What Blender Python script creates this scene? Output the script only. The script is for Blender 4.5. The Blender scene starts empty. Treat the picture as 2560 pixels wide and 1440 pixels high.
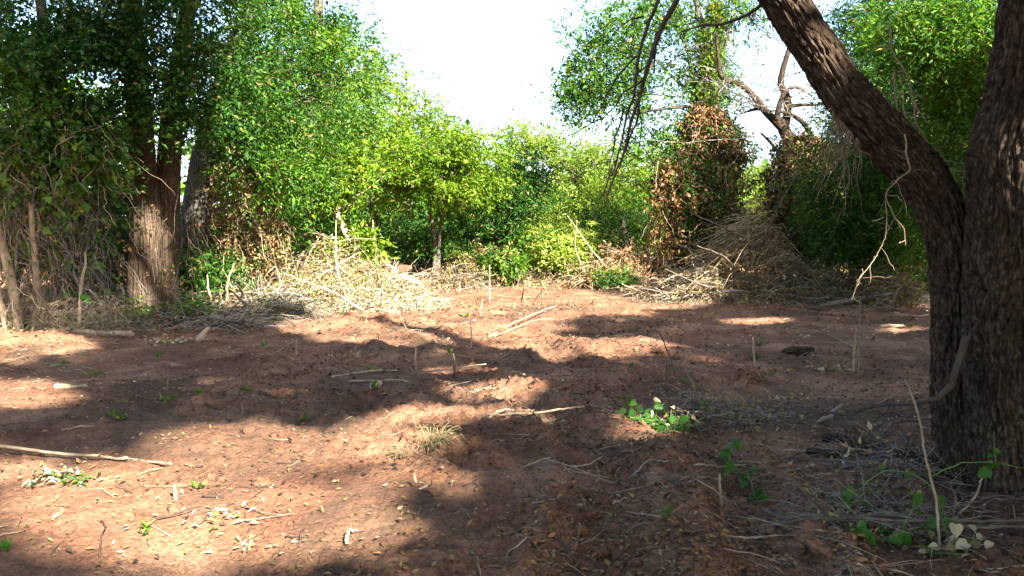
import bpy, math
import numpy as np

# ------------------------------------------------------------------ camera, sky, sun, exposure
scene = bpy.context.scene
col = scene.collection
FPX, HORIZON, CAMH = 1856.0, 590.0, 1.5
PITCH = math.atan((720.0 - HORIZON) / FPX)
cam_data = bpy.data.cameras.new("camera")
cam_data.sensor_width = 36.0
cam_data.lens = FPX / 2560.0 * 36.0
cam_data.clip_start = 0.05
cam_data.clip_end = 3000.0
cam = bpy.data.objects.new("camera", cam_data)
col.objects.link(cam)
cam.location = (0, 0, CAMH)
cam.rotation_euler = (math.pi / 2 - PITCH, 0, 0)
scene.camera = cam

SUN_EL, SUN_AZ = math.radians(36), math.radians(-57)      # azimuth from +X towards +Y
SUNV = np.array([math.cos(SUN_EL) * math.cos(SUN_AZ), math.cos(SUN_EL) * math.sin(SUN_AZ), math.sin(SUN_EL)])
world = bpy.data.worlds.new("World")
scene.world = world
world.use_nodes = True
wn = world.node_tree
wn.nodes.clear()
sky = wn.nodes.new("ShaderNodeTexSky")
sky.sky_type = 'NISHITA'
sky.sun_disc = False
sky.sun_elevation = SUN_EL
sky.sun_rotation = math.pi / 2 - SUN_AZ
sky.air_density = 1.0
sky.dust_density = 2.2
sky.ozone_density = 1.0
bg = wn.nodes.new("ShaderNodeBackground")
bg.inputs[1].default_value = 0.074
wo = wn.nodes.new("ShaderNodeOutputWorld")
wn.links.new(sky.outputs[0], bg.inputs[0])
wn.links.new(bg.outputs[0], wo.inputs[0])

sun_data = bpy.data.lights.new("sun", 'SUN')
sun_data.energy = 5.0
sun_data.angle = math.radians(0.9)
sun_data.color = (1.0, 0.93, 0.82)
sun = bpy.data.objects.new("sun", sun_data)
col.objects.link(sun)
from mathutils import Vector
sun.rotation_euler = Vector(SUNV).to_track_quat('Z', 'Y').to_euler()
sun.location = (20, -8, 25)

scene.view_settings.view_transform = 'Standard'
scene.view_settings.look = 'None'
scene.view_settings.gamma = 1.0
scene.view_settings.exposure = 3.02
scene.cycles.max_bounces = 5
scene.cycles.diffuse_bounces = 3
scene.cycles.transmission_bounces = 4
scene.cycles.glossy_bounces = 2
scene.cycles.use_denoising = True

# ------------------------------------------------------------------ numeric helpers
rng = np.random.default_rng(11)
CP, SP = math.cos(PITCH), math.sin(PITCH)

def ray(px, py):
    a, b = (px - 1280.0) / FPX, (720.0 - py) / FPX
    return np.array([a, CP + b * SP, -SP + b * CP])

def at(px, py, Y):
    d = ray(px, py)
    return np.array([0, 0, CAMH]) + d * (Y / d[1])

def gp(px, py):
    d = ray(px, py)
    p = np.array([0, 0, CAMH]) + d * (CAMH / -d[2])
    return np.array([p[0], p[1], gz(p[0], p[1])])

def project(P):
    P = np.asarray(P, float)
    v = P - np.array([0, 0, CAMH])
    dep = v[..., 1] * CP - v[..., 2] * SP
    up = v[..., 1] * SP + v[..., 2] * CP
    dep = np.where(np.abs(dep) < 1e-4, 1e-4, dep)
    return 1280 + FPX * v[..., 0] / dep, 720 - FPX * up / dep, dep

def _hash(ix, iy, iz):
    h = (ix.astype(np.int64) * 374761393 + iy.astype(np.int64) * 668265263 + iz.astype(np.int64) * 2147483647) & 0xFFFFFFFF
    h = ((h ^ (h >> 13)) * 1274126177) & 0xFFFFFFFF
    h = ((h ^ (h >> 16)) * 2246822519) & 0xFFFFFFFF
    return ((h ^ (h >> 15)) & 0xFFFFFF) / float(0xFFFFFF)

def vnoise(x, y, z=None):
    x = np.asarray(x, float); y = np.asarray(y, float)
    z = np.zeros_like(x) if z is None else np.asarray(z, float) + np.zeros_like(x)
    xi, yi, zi = np.floor(x), np.floor(y), np.floor(z)
    fx, fy, fz = x - xi, y - yi, z - zi
    fx, fy, fz = [f * f * f * (f * (f * 6 - 15) + 10) for f in (fx, fy, fz)]
    r = 0
    for dz in (0, 1):
        for dy in (0, 1):
            for dx in (0, 1):
                w = (fx if dx else 1 - fx) * (fy if dy else 1 - fy) * (fz if dz else 1 - fz)
                r = r + w * _hash(xi + dx, yi + dy, zi + dz)
    return r

def fbm(x, y, z=None, oct=4, gain=0.5):
    r, a, t = 0, 1.0, 0
    for k in range(oct):
        s = 2.03 ** k
        r = r + a * vnoise(np.asarray(x) * s + 17.3 * k, np.asarray(y) * s - 9.1 * k, None if z is None else np.asarray(z) * s + 5.7 * k)
        t += a; a *= gain
    return r / t

def unit(v):
    v = np.asarray(v, float)
    return v / np.maximum(np.linalg.norm(v, axis=-1, keepdims=True), 1e-9)

def rdir(n, up=0.0):
    v = rng.normal(size=(n, 3)); v = unit(v); v[:, 2] += up
    return unit(v)

# ruts left by the machine, in ground metres
def seg_dist(x, y, pts):
    best = np.full(np.shape(x), 1e9); side = np.zeros(np.shape(x)); along = np.zeros(np.shape(x)); acc = 0
    for (ax, ay), (bx, by) in zip(pts[:-1], pts[1:]):
        dx, dy = bx - ax, by - ay; L2 = dx * dx + dy * dy; L = math.sqrt(L2)
        t = np.clip(((x - ax) * dx + (y - ay) * dy) / L2, 0, 1)
        d = np.hypot(x - ax - t * dx, y - ay - t * dy)
        s = ((x - ax) * dy - (y - ay) * dx) / L
        m = d < best
        best = np.where(m, d, best); side = np.where(m, np.sign(s) * d, side); along = np.where(m, acc + t * L, along)
        acc += L
    return best, side, along

def flat(px, py):
    d = ray(px, py); p = d * (CAMH / -d[2])
    return (p[0], p[1])
RUT_A = [flat(*q) for q in ((900, 790), (990, 870), (1080, 930), (1200, 985), (1330, 1035), (1440, 1100), (1500, 1180), (1530, 1290), (1500, 1500))]
RUT_B = [flat(*q) for q in ((1230, 790), (1330, 860), (1420, 930), (1560, 1000), (1700, 1090), (1850, 1220), (1950, 1400), (1960, 1600))]

def gz(x, y):
    x = np.asarray(x, float); y = np.asarray(y, float)
    r = np.hypot(x, y)
    z = (fbm(x * 0.22 + 3, y * 0.22 + 8, oct=2) - 0.5) * 0.22
    z = z + (fbm(x * 1.3, y * 1.3 + 40, oct=3) - 0.5) * 0.07
    near = np.clip((26 - r) / 14, 0, 1)
    rough = 0.25 + 1.3 * np.clip(fbm(x * 0.8 + 70, y * 0.8, oct=2) * 2.6 - 0.8, 0, 1)
    for sx, sy, sr in SMEARS:
        w = np.exp(-(((x - sx) / sr) ** 2 + ((y - sy) / sr) ** 2) ** 2); rough = rough * (1 - w)
    t = fbm(x * 2.6 + 9, y * 2.6, oct=4, gain=0.6) * 9
    fr = t - np.floor(t)
    z = z + near * rough * (np.floor(t) + np.clip((fr - 0.6) / 0.4, 0, 1) ** 2) / 9 * 0.11
    z = z + near * rough * (np.abs(fbm(x * 8 + 3, y * 8, oct=3, gain=0.6) - 0.5)) * -0.12
    fine = np.clip((11 - r) / 5, 0, 1)
    z = z + near * rough * (fbm(x * 17, y * 17 + 5, oct=2) - 0.5) * 0.030 + fine * rough * (fbm(x * 42, y * 42, oct=2) - 0.5) * 0.018
    for pts, dep, w in ((RUT_A, 0.06, 0.20), (RUT_B, 0.05, 0.20)):
        d, s, al = seg_dist(x, y, pts)
        m = np.clip((18 - r) / 8, 0, 1)
        cle = 0.65 + 0.35 * np.sin(al * 26 + 3 * fbm(x * 3, y * 3, oct=1))
        z = z - m * dep * np.exp(-(d / w) ** 4) * (0.55 + 0.45 * cle)
        z = z + m * 0.05 * np.exp(-((d - w * 1.55) / (w * 0.45)) ** 2) * (0.35 + 1.2 * fbm(x * 6, y * 6, oct=2))
    # pushed-up bank of soil at the far side, rising edges under the wood
    for (cx, cy, sx, sy, h) in MOUNDS:
        z = z + h * np.exp(-((x - cx) / sx) ** 2 - ((y - cy) / sy) ** 2) * (0.7 + 0.6 * fbm(x * 2, y * 2, oct=2))
    return z
SMEARS = [(*flat(1690, 1230), 0.30), (*flat(1420, 1212), 0.30), (*flat(560, 1360), 0.5)]
def _m(px, py, sx, sy, h):
    a, b = flat(px, py); return (a, b, sx, sy, h)
MOUNDS = [_m(1040, 690, 1.6, 1.0, 0.55), _m(1150, 705, 2.2, 0.9, 0.3), _m(60, 880, 1.0, 0.8, 0.12),
          _m(2250, 745, 2.0, 0.8, 0.25), _m(1500, 690, 2.0, 1.2, 0.25), _m(1460, 900, 0.9, 0.35, 0.10),
          _m(1800, 760, 1.5, 0.5, 0.12), _m(640, 1160, 0.8, 0.4, 0.06)]

# ------------------------------------------------------------------ mesh helpers
class MB:
    """collects vertices and triangles / quads, then becomes one mesh object"""
    def __init__(self):
        self.v, self.t, self.q, self.n, self.co = [], [], [], 0, {}
    def add(self, v, tris=None, quads=None, co=None):
        v = np.asarray(v, float).reshape(-1, 3)
        if co is not None: self.co[self.n] = np.asarray(co, float).reshape(-1, 3)
        if tris is not None and len(tris): self.t.append(np.asarray(tris, np.int64).reshape(-1, 3) + self.n)
        if quads is not None and len(quads): self.q.append(np.asarray(quads, np.int64).reshape(-1, 4) + self.n)
        self.v.append(v); self.n += len(v)
        return self
    def mesh(self, name, origin=(0, 0, 0), smooth=False):
        me = bpy.data.meshes.new(name)
        V = np.concatenate(self.v) - np.asarray(origin, float)
        T = np.concatenate(self.t) if self.t else np.zeros((0, 3), np.int64)
        Q = np.concatenate(self.q) if self.q else np.zeros((0, 4), np.int64)
        loops = np.concatenate([T.ravel(), Q.ravel()]).astype(np.int32)
        starts = np.concatenate([np.arange(len(T)) * 3, len(T) * 3 + np.arange(len(Q)) * 4]).astype(np.int32)
        me.vertices.add(len(V)); me.vertices.foreach_set("co", V.astype(np.float32).ravel())
        me.loops.add(len(loops)); me.loops.foreach_set("vertex_index", loops)
        me.polygons.add(len(starts)); me.polygons.foreach_set("loop_start", starts)
        if smooth: me.polygons.foreach_set("use_smooth", np.ones(len(starts), bool))
        me.update(calc_edges=True)
        if self.co:
            A = np.zeros((len(V), 3), np.float32)
            for s, cc in self.co.items(): A[s:s + len(cc)] = cc
            me.attributes.new("bark_co", 'FLOAT_VECTOR', 'POINT').data.foreach_set("vector", A.ravel())
        return me
    def build(self, name, mat, parent=None, origin=(0, 0, 0), smooth=False):
        if self.n == 0: return None
        o = bpy.data.objects.new(name, self.mesh(name, origin, smooth))
        o.data.materials.append(mat)
        col.objects.link(o)
        if parent is not None: o.parent = parent
        else: o.location = origin
        return o

def tag(o, label=None, cat=None, group=None, kind=None):
    if label: o["label"] = label
    if cat: o["category"] = cat
    if group: o["group"] = group
    if kind: o["kind"] = kind
    return o

def thing(name, loc, label, cat, group=None):
    o = bpy.data.objects.new(name, None)
    o.empty_display_size = 0.2
    col.objects.link(o); o.location = tuple(loc)
    return tag(o, label, cat, group)

def smooth_path(P, n, closed=False):
    """Catmull-Rom through rows of P (any width), n samples evenly in length"""
    P = np.asarray(P, float)
    if len(P) == 2:
        t = np.linspace(0, 1, n)[:, None]; return P[0] * (1 - t) + P[1] * t
    E = np.vstack([2 * P[0] - P[1], P, 2 * P[-1] - P[-2]])
    out = []
    for i in range(1, len(E) - 2):
        t = np.linspace(0, 1, 14, endpoint=False)[:, None]
        a, b, c, d = E[i - 1], E[i], E[i + 1], E[i + 2]
        out.append(0.5 * (2 * b + (c - a) * t + (2 * a - 5 * b + 4 * c - d) * t ** 2 + (3 * b - a - 3 * c + d) * t ** 3))
    out = np.vstack(out + [P[-1:]])
    s = np.concatenate([[0], np.cumsum(np.linalg.norm(np.diff(out[:, :3], axis=0), axis=1))])
    u = np.linspace(0, s[-1], n)
    return np.stack([np.interp(u, s, out[:, k]) for k in range(out.shape[1])], 1)

def tubes(mb, P, R, sides=3, cap=True):
    """P (N,K,3) centre lines, R (N,K) radii: N tubes at once"""
    P = np.asarray(P, float); R = np.asarray(R, float)
    N, K, _ = P.shape
    T = np.empty_like(P); T[:, 1:-1] = P[:, 2:] - P[:, :-2]; T[:, 0] = P[:, 1] - P[:, 0]; T[:, -1] = P[:, -1] - P[:, -2]
    T = unit(T)
    ref = np.where(np.abs(T[:, :1, 2:3]) < 0.85, np.array([0, 0, 1.0]), np.array([1.0, 0, 0]))
    A = np.empty_like(P); a = np.broadcast_to(ref, (N, 1, 3))[:, 0]
    for k in range(K):
        a = unit(a - T[:, k] * (a * T[:, k]).sum(-1, keepdims=True)); A[:, k] = a
    B = np.cross(T, A)
    th = np.arange(sides) * 2 * math.pi / sides
    V = P[:, :, None] + R[:, :, None, None] * (A[:, :, None] * np.cos(th)[:, None] + B[:, :, None] * np.sin(th)[:, None])
    idx = np.arange(N * K * sides).reshape(N, K, sides)
    q = np.stack([idx[:, :-1], np.roll(idx[:, :-1], -1, 2), np.roll(idx[:, 1:], -1, 2), idx[:, 1:]], -1).reshape(-1, 4)
    tris = []
    if cap and sides == 3:
        tris = np.concatenate([idx[:, 0, ::-1], idx[:, -1]])
    elif cap:
        c0 = np.stack([np.broadcast_to(idx[:, 0, :1], (N, sides - 2)), idx[:, 0, 2:], idx[:, 0, 1:-1]], -1)
        c1 = np.stack([np.broadcast_to(idx[:, -1, :1], (N, sides - 2)), idx[:, -1, 1:-1], idx[:, -1, 2:]], -1)
        tris = np.concatenate([c0.reshape(-1, 3), c1.reshape(-1, 3)])
    mb.add(V, tris, q)

def bark_tube(mb, path, seg, sides, amp=0.012, freq=34.0, stretch=5.0, seed=0, flare=0.0, lump=0.0):
    """one thick stem with real furrowed bark; path rows x,y,z,r"""
    S = smooth_path(path, seg)
    P, R = S[:, :3], S[:, 3]
    T = unit(np.gradient(P, axis=0))
    a = np.array([0.0, -1.0, 0.0]); A = np.empty_like(P)
    for k in range(seg):
        a = unit(a - T[k] * (a @ T[k])); A[k] = a
    B = np.cross(T, A)
    s = np.concatenate([[0], np.cumsum(np.linalg.norm(np.diff(P, axis=0), axis=1))])
    th = np.arange(sides) * 2 * math.pi / sides
    rm = R.mean()
    cx, cy = np.cos(th)[None] * rm * freq, np.sin(th)[None] * rm * freq
    sz = s[:, None] * stretch
    wob = (fbm(cx * 0.25 + seed, cy * 0.25, sz * 0.35 + seed, oct=2) - 0.5) * 5
    n1 = vnoise(cx + wob + seed, cy + wob, sz + np.zeros_like(cx))
    n2 = vnoise(cx * 2.1 + 31, cy * 2.1 + wob, sz * 2.4)
    g1 = np.clip(np.abs(2 * n1 - 1) / 0.26, 0, 1); g2 = np.clip(np.abs(2 * n2 - 1) / 0.30, 0, 1)
    g3 = np.clip(np.abs(2 * vnoise(cx * 0.8 + 7, cy * 0.8, sz * 4.5) - 1) / 0.22, 0, 1)
    disp = amp * (1.25 * g1 ** 0.8 + 0.5 * g2 + 0.35 * g3 + 0.5 * (vnoise(cx * 0.5 + 3, cy * 0.5, sz * 1.5) - 0.5) - 1.0)
    big = lump * (fbm(np.cos(th)[None] * 1.5 + seed + 0 * sz, np.sin(th)[None] * 1.5 + 0 * sz, s[:, None] * 1.6, oct=2) - 0.5) * 2
    fl = 0
    if flare:
        lobes = 0.5 + 0.5 * np.sin(th * 5 + seed)[None] * 0.7 + 0.15
        fl = flare * np.exp(-s[:, None] / 0.22) * (0.6 + 0.8 * lobes)
    RR = R[:, None] * (1 + big) + disp + fl
    V = P[:, None] + RR[..., None] * (A[:, None] * np.cos(th)[None, :, None] + B[:, None] * np.sin(th)[None, :, None])
    idx = np.arange(seg * sides).reshape(seg, sides)
    q = np.stack([idx[:-1], np.roll(idx[:-1], -1, 1), np.roll(idx[1:], -1, 1), idx[1:]], -1).reshape(-1, 4)
    bc = np.stack([np.cos(th)[None] * R[:, None], np.sin(th)[None] * R[:, None], s[:, None] + 0 * th[None] + seed], -1)
    mb.add(V, None, q, co=bc)
    for k, c in ((0, P[0]), (seg - 1, P[-1])):
        ring = V[k]; m = len(ring)
        f = [(m, (i + 1) % m, i) if k == 0 else (m, i, (i + 1) % m) for i in range(m)]
        mb.add(np.vstack([ring, c]), f)
    return S

def leaves(mb, p, ax, nr, L, W, fold=0.18, droop=0.15):
    """folded pointed leaves: two triangles each"""
    p = np.asarray(p, float); n = len(p)
    ax = unit(ax); s = unit(np.cross(ax, nr)); nr = np.cross(s, ax)
    L = np.broadcast_to(np.asarray(L, float), (n,))[:, None]; W = np.broadcast_to(np.asarray(W, float), (n,))[:, None]
    m = p + ax * L * 0.42
    V = np.stack([p, m + s * W * 0.5 + nr * W * fold, p + ax * L - nr * L * droop, m - s * W * 0.5 + nr * W * fold], 1)
    i = np.arange(n)[:, None] * 4
    t = np.concatenate([i + np.array([0, 1, 2]), i + np.array([0, 2, 3])])
    mb.add(V, t)

def sprays(mb, C, D, length, m, L, W, droop=0.25, upn=0.8, keep=None, jitter=0.35):
    """leafy twigs: m leaflets set left and right along each twig"""
    C = np.asarray(C, float); D = unit(D); N = len(C)
    if N == 0: return
    side = unit(np.cross(D, np.array([0, 0, 1.0]) + rng.normal(size=(N, 3)) * 0.35))
    ln = length * rng.uniform(0.6, 1.25, N)
    t = (np.arange(m) + 0.6) / m
    sg = np.where(np.arange(m) % 2 == 0, 1.0, -1.0)
    base = C[:, None] + D[:, None] * (ln[:, None] * t)[..., None]
    base[..., 2] -= droop * ln[:, None] * t ** 2
    ax = D[:, None] * 0.55 + side[:, None] * sg[None, :, None] * 0.85 + rng.normal(size=(N, m, 3)) * jitter
    ax[..., 2] -= 0.25
    ax[:, -1] = D + rng.normal(size=(N, 3)) * 0.2
    nr = rng.normal(size=(N, m, 3)) * 0.55; nr[..., 2] += upn
    sc = np.clip(rng.lognormal(-.08, .34, (N, m)), .35, 1.9)
    base, ax, nr, sc = base.reshape(-1, 3), ax.reshape(-1, 3), nr.reshape(-1, 3), sc.ravel()
    if keep is not None:
        k = keep(base + unit(ax) * (L * sc * .5)[:, None]); base, ax, nr, sc = base[k], ax[k], nr[k], sc[k]
    if len(base): leaves(mb, base, ax, nr, L * sc, W * sc * rng.uniform(0.8, 1.2, len(sc)))

def poly_leaf(mb, p, ax, nr, size, shape, curl=0.2):
    """a broad leaf from an outline (u along, v across) as a fan about its midrib"""
    ax = unit(ax); s = unit(np.cross(ax, nr)); nr = np.cross(s, ax)
    o = np.asarray(shape, float)
    z = -curl * o[:, 0] ** 2 + 0.35 * np.abs(o[:, 1])
    V = p + size * (o[:, :1] * ax + o[:, 1:2] * s + z[:, None] * nr)
    c = p + size * (0.45 * ax - curl * 0.2 * nr)
    n = len(o)
    mb.add(np.vstack([V, c]), [(n, i, (i + 1) % n) for i in range(n)])
HEART = [(0, 0), (-0.08, 0.2), (0.05, 0.4), (0.35, 0.46), (0.7, 0.28), (1.0, 0.0), (0.7, -0.28), (0.35, -0.46), (0.05, -0.4), (-0.08, -0.2)]
LOBED = [(0, 0), (0.0, 0.3), (0.25, 0.48), (0.38, 0.34), (0.6, 0.42), (0.7, 0.2), (1.0, 0.0), (0.7, -0.2), (0.6, -0.42), (0.38, -0.34), (0.25, -0.48), (0.0, -0.3)]

def wiggle(p0, p1, K, amp, sag=0.0, n=1):
    """n wandering lines from p0 to p1"""
    t = np.linspace(0, 1, K)
    P = p0[:, None] * (1 - t)[None, :, None] + p1[:, None] * t[None, :, None]
    w = np.cumsum(rng.normal(size=P.shape), axis=1)
    w = w - w[:, :1] - (w[:, -1:] - w[:, :1]) * t[None, :, None] * 0.7
    P = P + w * np.asarray(amp).reshape(-1, 1, 1)
    P[..., 2] -= sag * np.sin(t * math.pi)[None]
    return P

# ------------------------------------------------------------------ materials
def newmat(name):
    m = bpy.data.materials.new(name); m.use_nodes = True
    nt = m.node_tree; nt.nodes.clear()
    return m, nt, nt.nodes.new("ShaderNodeOutputMaterial")

def ramp(nt, fac, stops):
    r = nt.nodes.new("ShaderNodeValToRGB")
    el = r.color_ramp.elements
    while len(el) < len(stops): el.new(0.5)
    for e, (p, c) in zip(el, stops): e.position = p; e.color = (*c, 1)
    nt.links.new(fac, r.inputs[0]); return r.outputs[0]

def noise(nt, scale, detail=4, rough=0.55, vec=None, dist=0.0):
    n = nt.nodes.new("ShaderNodeTexNoise")
    n.inputs["Scale"].default_value = scale; n.inputs["Detail"].default_value = detail
    n.inputs["Roughness"].default_value = rough; n.inputs["Distortion"].default_value = dist
    if vec is not None: nt.links.new(vec, n.inputs["Vector"])
    return n.outputs[0]

def coords(nt, scale=(1, 1, 1)):
    g = nt.nodes.new("ShaderNodeNewGeometry"); mp = nt.nodes.new("ShaderNodeMapping")
    mp.inputs["Scale"].default_value = scale
    nt.links.new(g.outputs["Position"], mp.inputs["Vector"]); return mp.outputs[0]

def mix(nt, fac, a, b, mode='MIX'):
    n = nt.nodes.new("ShaderNodeMix"); n.data_type = 'RGBA'; n.blend_type = mode
    for s, v in ((n.inputs["Factor"], fac), (n.inputs[6], a), (n.inputs[7], b)):
        if hasattr(v, "links"): nt.links.new(v, s)
        else: s.default_value = v if not isinstance(v, tuple) else (*v, 1)
    return n.outputs[2]

def mat_leaf(name, stops, trans=0.4, rough=0.5, tint=(1.3, 1.25, 0.5), spec=0.18):
    m, nt, out = newmat(name)
    g = nt.nodes.new("ShaderNodeNewGeometry")
    vec = coords(nt)
    big = noise(nt, 0.7, 2, 0.5, vec)
    add = nt.nodes.new("ShaderNodeMath"); add.operation = 'MULTIPLY_ADD'
    nt.links.new(big, add.inputs[0]); add.inputs[1].default_value = 0.9
    sub = nt.nodes.new("ShaderNodeMath"); sub.operation = 'MULTIPLY_ADD'
    nt.links.new(g.outputs["Random Per Island"], sub.inputs[0]); sub.inputs[1].default_value = 0.62; sub.inputs[2].default_value = -0.26
    nt.links.new(sub.outputs[0], add.inputs[2])
    c = ramp(nt, add.outputs[0], stops)
    odd = nt.nodes.new("ShaderNodeMath"); odd.operation = 'FRACT'
    sc_ = nt.nodes.new("ShaderNodeMath"); sc_.operation = 'MULTIPLY'; nt.links.new(g.outputs["Random Per Island"], sc_.inputs[0]); sc_.inputs[1].default_value = 37.7
    nt.links.new(sc_.outputs[0], odd.inputs[0])
    gt = nt.nodes.new("ShaderNodeMath"); gt.operation = 'GREATER_THAN'; nt.links.new(odd.outputs[0], gt.inputs[0]); gt.inputs[1].default_value = .955
    c = mix(nt, gt.outputs[0], c, (.21, .17, .06))
    b = nt.nodes.new("ShaderNodeBsdfPrincipled")
    nt.links.new(c, b.inputs["Base Color"]); b.inputs["Roughness"].default_value = rough
    b.inputs["Specular IOR Level"].default_value = spec
    t = nt.nodes.new("ShaderNodeBsdfTranslucent")
    nt.links.new(mix(nt, 1.0, c, tint, 'MULTIPLY'), t.inputs[0])
    s = nt.nodes.new("ShaderNodeMixShader"); s.inputs[0].default_value = trans
    nt.links.new(b.outputs[0], s.inputs[1]); nt.links.new(t.outputs[0], s.inputs[2]); nt.links.new(s.outputs[0], out.inputs[0])
    return m

def mat_wood(name, stops, scale=9.0, zs=0.25, bump=0.5, rough=0.85, island=0.0, fine=60):
    m, nt, out = newmat(name)
    vec = coords(nt, (1, 1, zs))
    f = noise(nt, scale, 6, 0.62, vec)
    if island:
        g = nt.nodes.new("ShaderNodeNewGeometry"); a = nt.nodes.new("ShaderNodeMath"); a.operation = 'MULTIPLY_ADD'
        nt.links.new(g.outputs["Random Per Island"], a.inputs[0]); a.inputs[1].default_value = island
        s = nt.nodes.new("ShaderNodeMath"); s.operation = 'SUBTRACT'; nt.links.new(f, s.inputs[0]); s.inputs[1].default_value = island * 0.5
        nt.links.new(s.outputs[0], a.inputs[2]); f = a.outputs[0]
    b = nt.nodes.new("ShaderNodeBsdfPrincipled")
    nt.links.new(ramp(nt, f, stops), b.inputs["Base Color"])
    b.inputs["Roughness"].default_value = rough; b.inputs["Specular IOR Level"].default_value = 0.25
    if bump:
        bp = nt.nodes.new("ShaderNodeBump"); bp.inputs["Strength"].default_value = bump; bp.inputs["Distance"].default_value = 0.01
        nt.links.new(noise(nt, fine, 4, 0.6, vec), bp.inputs["Height"]); nt.links.new(bp.outputs[0], b.inputs["Normal"])
    nt.links.new(b.outputs[0], out.inputs[0])
    return m

def mat_bark(name, plate, dark, light, cells=30.0, stretch=0.16, depth=0.02):
    """ridged bark that runs along the stem: plates between long cracks"""
    m, nt, out = newmat(name)
    at_ = nt.nodes.new("ShaderNodeAttribute"); at_.attribute_name = "bark_co"
    mp = nt.nodes.new("ShaderNodeMapping"); mp.inputs["Scale"].default_value = (1, 1, stretch)
    nt.links.new(at_.outputs["Vector"], mp.inputs["Vector"])
    nz = nt.nodes.new("ShaderNodeTexNoise"); nz.inputs["Scale"].default_value = cells * .5; nz.inputs["Detail"].default_value = 3
    nt.links.new(mp.outputs[0], nz.inputs["Vector"])
    w = nt.nodes.new("ShaderNodeVectorMath"); w.operation = 'MULTIPLY_ADD'
    nt.links.new(nz.outputs[1], w.inputs[0]); w.inputs[1].default_value = (.045, .045, .045); nt.links.new(mp.outputs[0], w.inputs[2])
    vor = nt.nodes.new("ShaderNodeTexVoronoi"); vor.feature = 'DISTANCE_TO_EDGE'; vor.inputs["Scale"].default_value = cells
    nt.links.new(w.outputs[0], vor.inputs["Vector"])
    h = ramp(nt, vor.outputs["Distance"], [(0.0, (0, 0, 0)), (0.10, (.45, .45, .45)), (0.30, (1, 1, 1))])
    mp2 = nt.nodes.new("ShaderNodeMapping"); mp2.inputs["Scale"].default_value = (1, 1, .35); nt.links.new(at_.outputs["Vector"], mp2.inputs["Vector"])
    fine = noise(nt, 70, 5, .65, mp2.outputs[0])
    big = noise(nt, 6, 4, .6, mp2.outputs[0])
    c = ramp(nt, fine, [(0.3, dark), (0.5, plate), (0.72, light)])
    c = mix(nt, 1.0, c, ramp(nt, big, [(0.3, (.6, .58, .56)), (0.7, (1.25, 1.25, 1.25))]), 'MULTIPLY')
    bs = nt.nodes.new("ShaderNodeBsdfPrincipled"); nt.links.new(c, bs.inputs["Base Color"]); bs.inputs["Roughness"].default_value = .9; bs.inputs["Specular IOR Level"].default_value = .15
    b1 = nt.nodes.new("ShaderNodeBump"); b1.inputs["Strength"].default_value = 1.0; b1.inputs["Distance"].default_value = depth; nt.links.new(h, b1.inputs["Height"])
    b2 = nt.nodes.new("ShaderNodeBump"); b2.inputs["Strength"].default_value = .6; b2.inputs["Distance"].default_value = .006; nt.links.new(fine, b2.inputs["Height"]); nt.links.new(b1.outputs[0], b2.inputs["Normal"])
    nt.links.new(b2.outputs[0], bs.inputs["Normal"]); nt.links.new(bs.outputs[0], out.inputs[0])
    return m

def mat_soil(name, k=1.0):
    m, nt, out = newmat(name)
    v = coords(nt)
    c = ramp(nt, noise(nt, 1.1, 7, 0.6, v, 0.4), [(0.30, (0.115 * k, 0.052 * k, 0.030 * k)), (0.47, (0.205 * k, 0.100 * k, 0.056 * k)), (0.62, (0.29 * k, 0.158 * k, 0.092 * k)), (0.8, (0.35 * k, 0.225 * k, 0.15 * k))])
    fine = ramp(nt, noise(nt, 38, 5, 0.7, v), [(0.32, (0.30, 0.27, 0.25)), (0.5, (0.95, 0.95, 0.95)), (0.70, (1.4, 1.36, 1.3))])
    c = mix(nt, 0.85, c, fine, 'MULTIPLY')
    humus = ramp(nt, noise(nt, 0.55, 5, 0.65, v, 0.8), [(0.46, (0, 0, 0)), (0.62, (1, 1, 1))])
    hm = nt.nodes.new("ShaderNodeMath"); hm.operation = 'MULTIPLY'; nt.links.new(humus, hm.inputs[0]); hm.inputs[1].default_value = 0.78
    c = mix(nt, hm.outputs[0], c, (0.062, 0.040, 0.026))
    b = nt.nodes.new("ShaderNodeBsdfPrincipled")
    nt.links.new(c, b.inputs["Base Color"]); b.inputs["Roughness"].default_value = 0.92; b.inputs["Specular IOR Level"].default_value = 0.15
    vor = nt.nodes.new("ShaderNodeTexVoronoi"); vor.feature = 'DISTANCE_TO_EDGE'; vor.inputs["Scale"].default_value = 9
    wv = mix(nt, 0.12, v, nt.nodes.new("ShaderNodeTexNoise").outputs[1]); nt.links.new(wv, vor.inputs["Vector"])
    cr = ramp(nt, vor.outputs["Distance"], [(0.0, (0, 0, 0)), (0.05, (1, 1, 1))])
    b1 = nt.nodes.new("ShaderNodeBump"); b1.inputs["Strength"].default_value = 0.35; b1.inputs["Distance"].default_value = 0.012
    nt.links.new(cr, b1.inputs["Height"])
    b2 = nt.nodes.new("ShaderNodeBump"); b2.inputs["Strength"].default_value = 0.9; b2.inputs["Distance"].default_value = 0.03
    nt.links.new(noise(nt, 26, 7, 0.68, v), b2.inputs["Height"]); nt.links.new(b1.outputs[0], b2.inputs["Normal"])
    nt.links.new(b2.outputs[0], b.inputs["Normal"]); nt.links.new(b.outputs[0], out.inputs[0])
    return m

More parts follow.
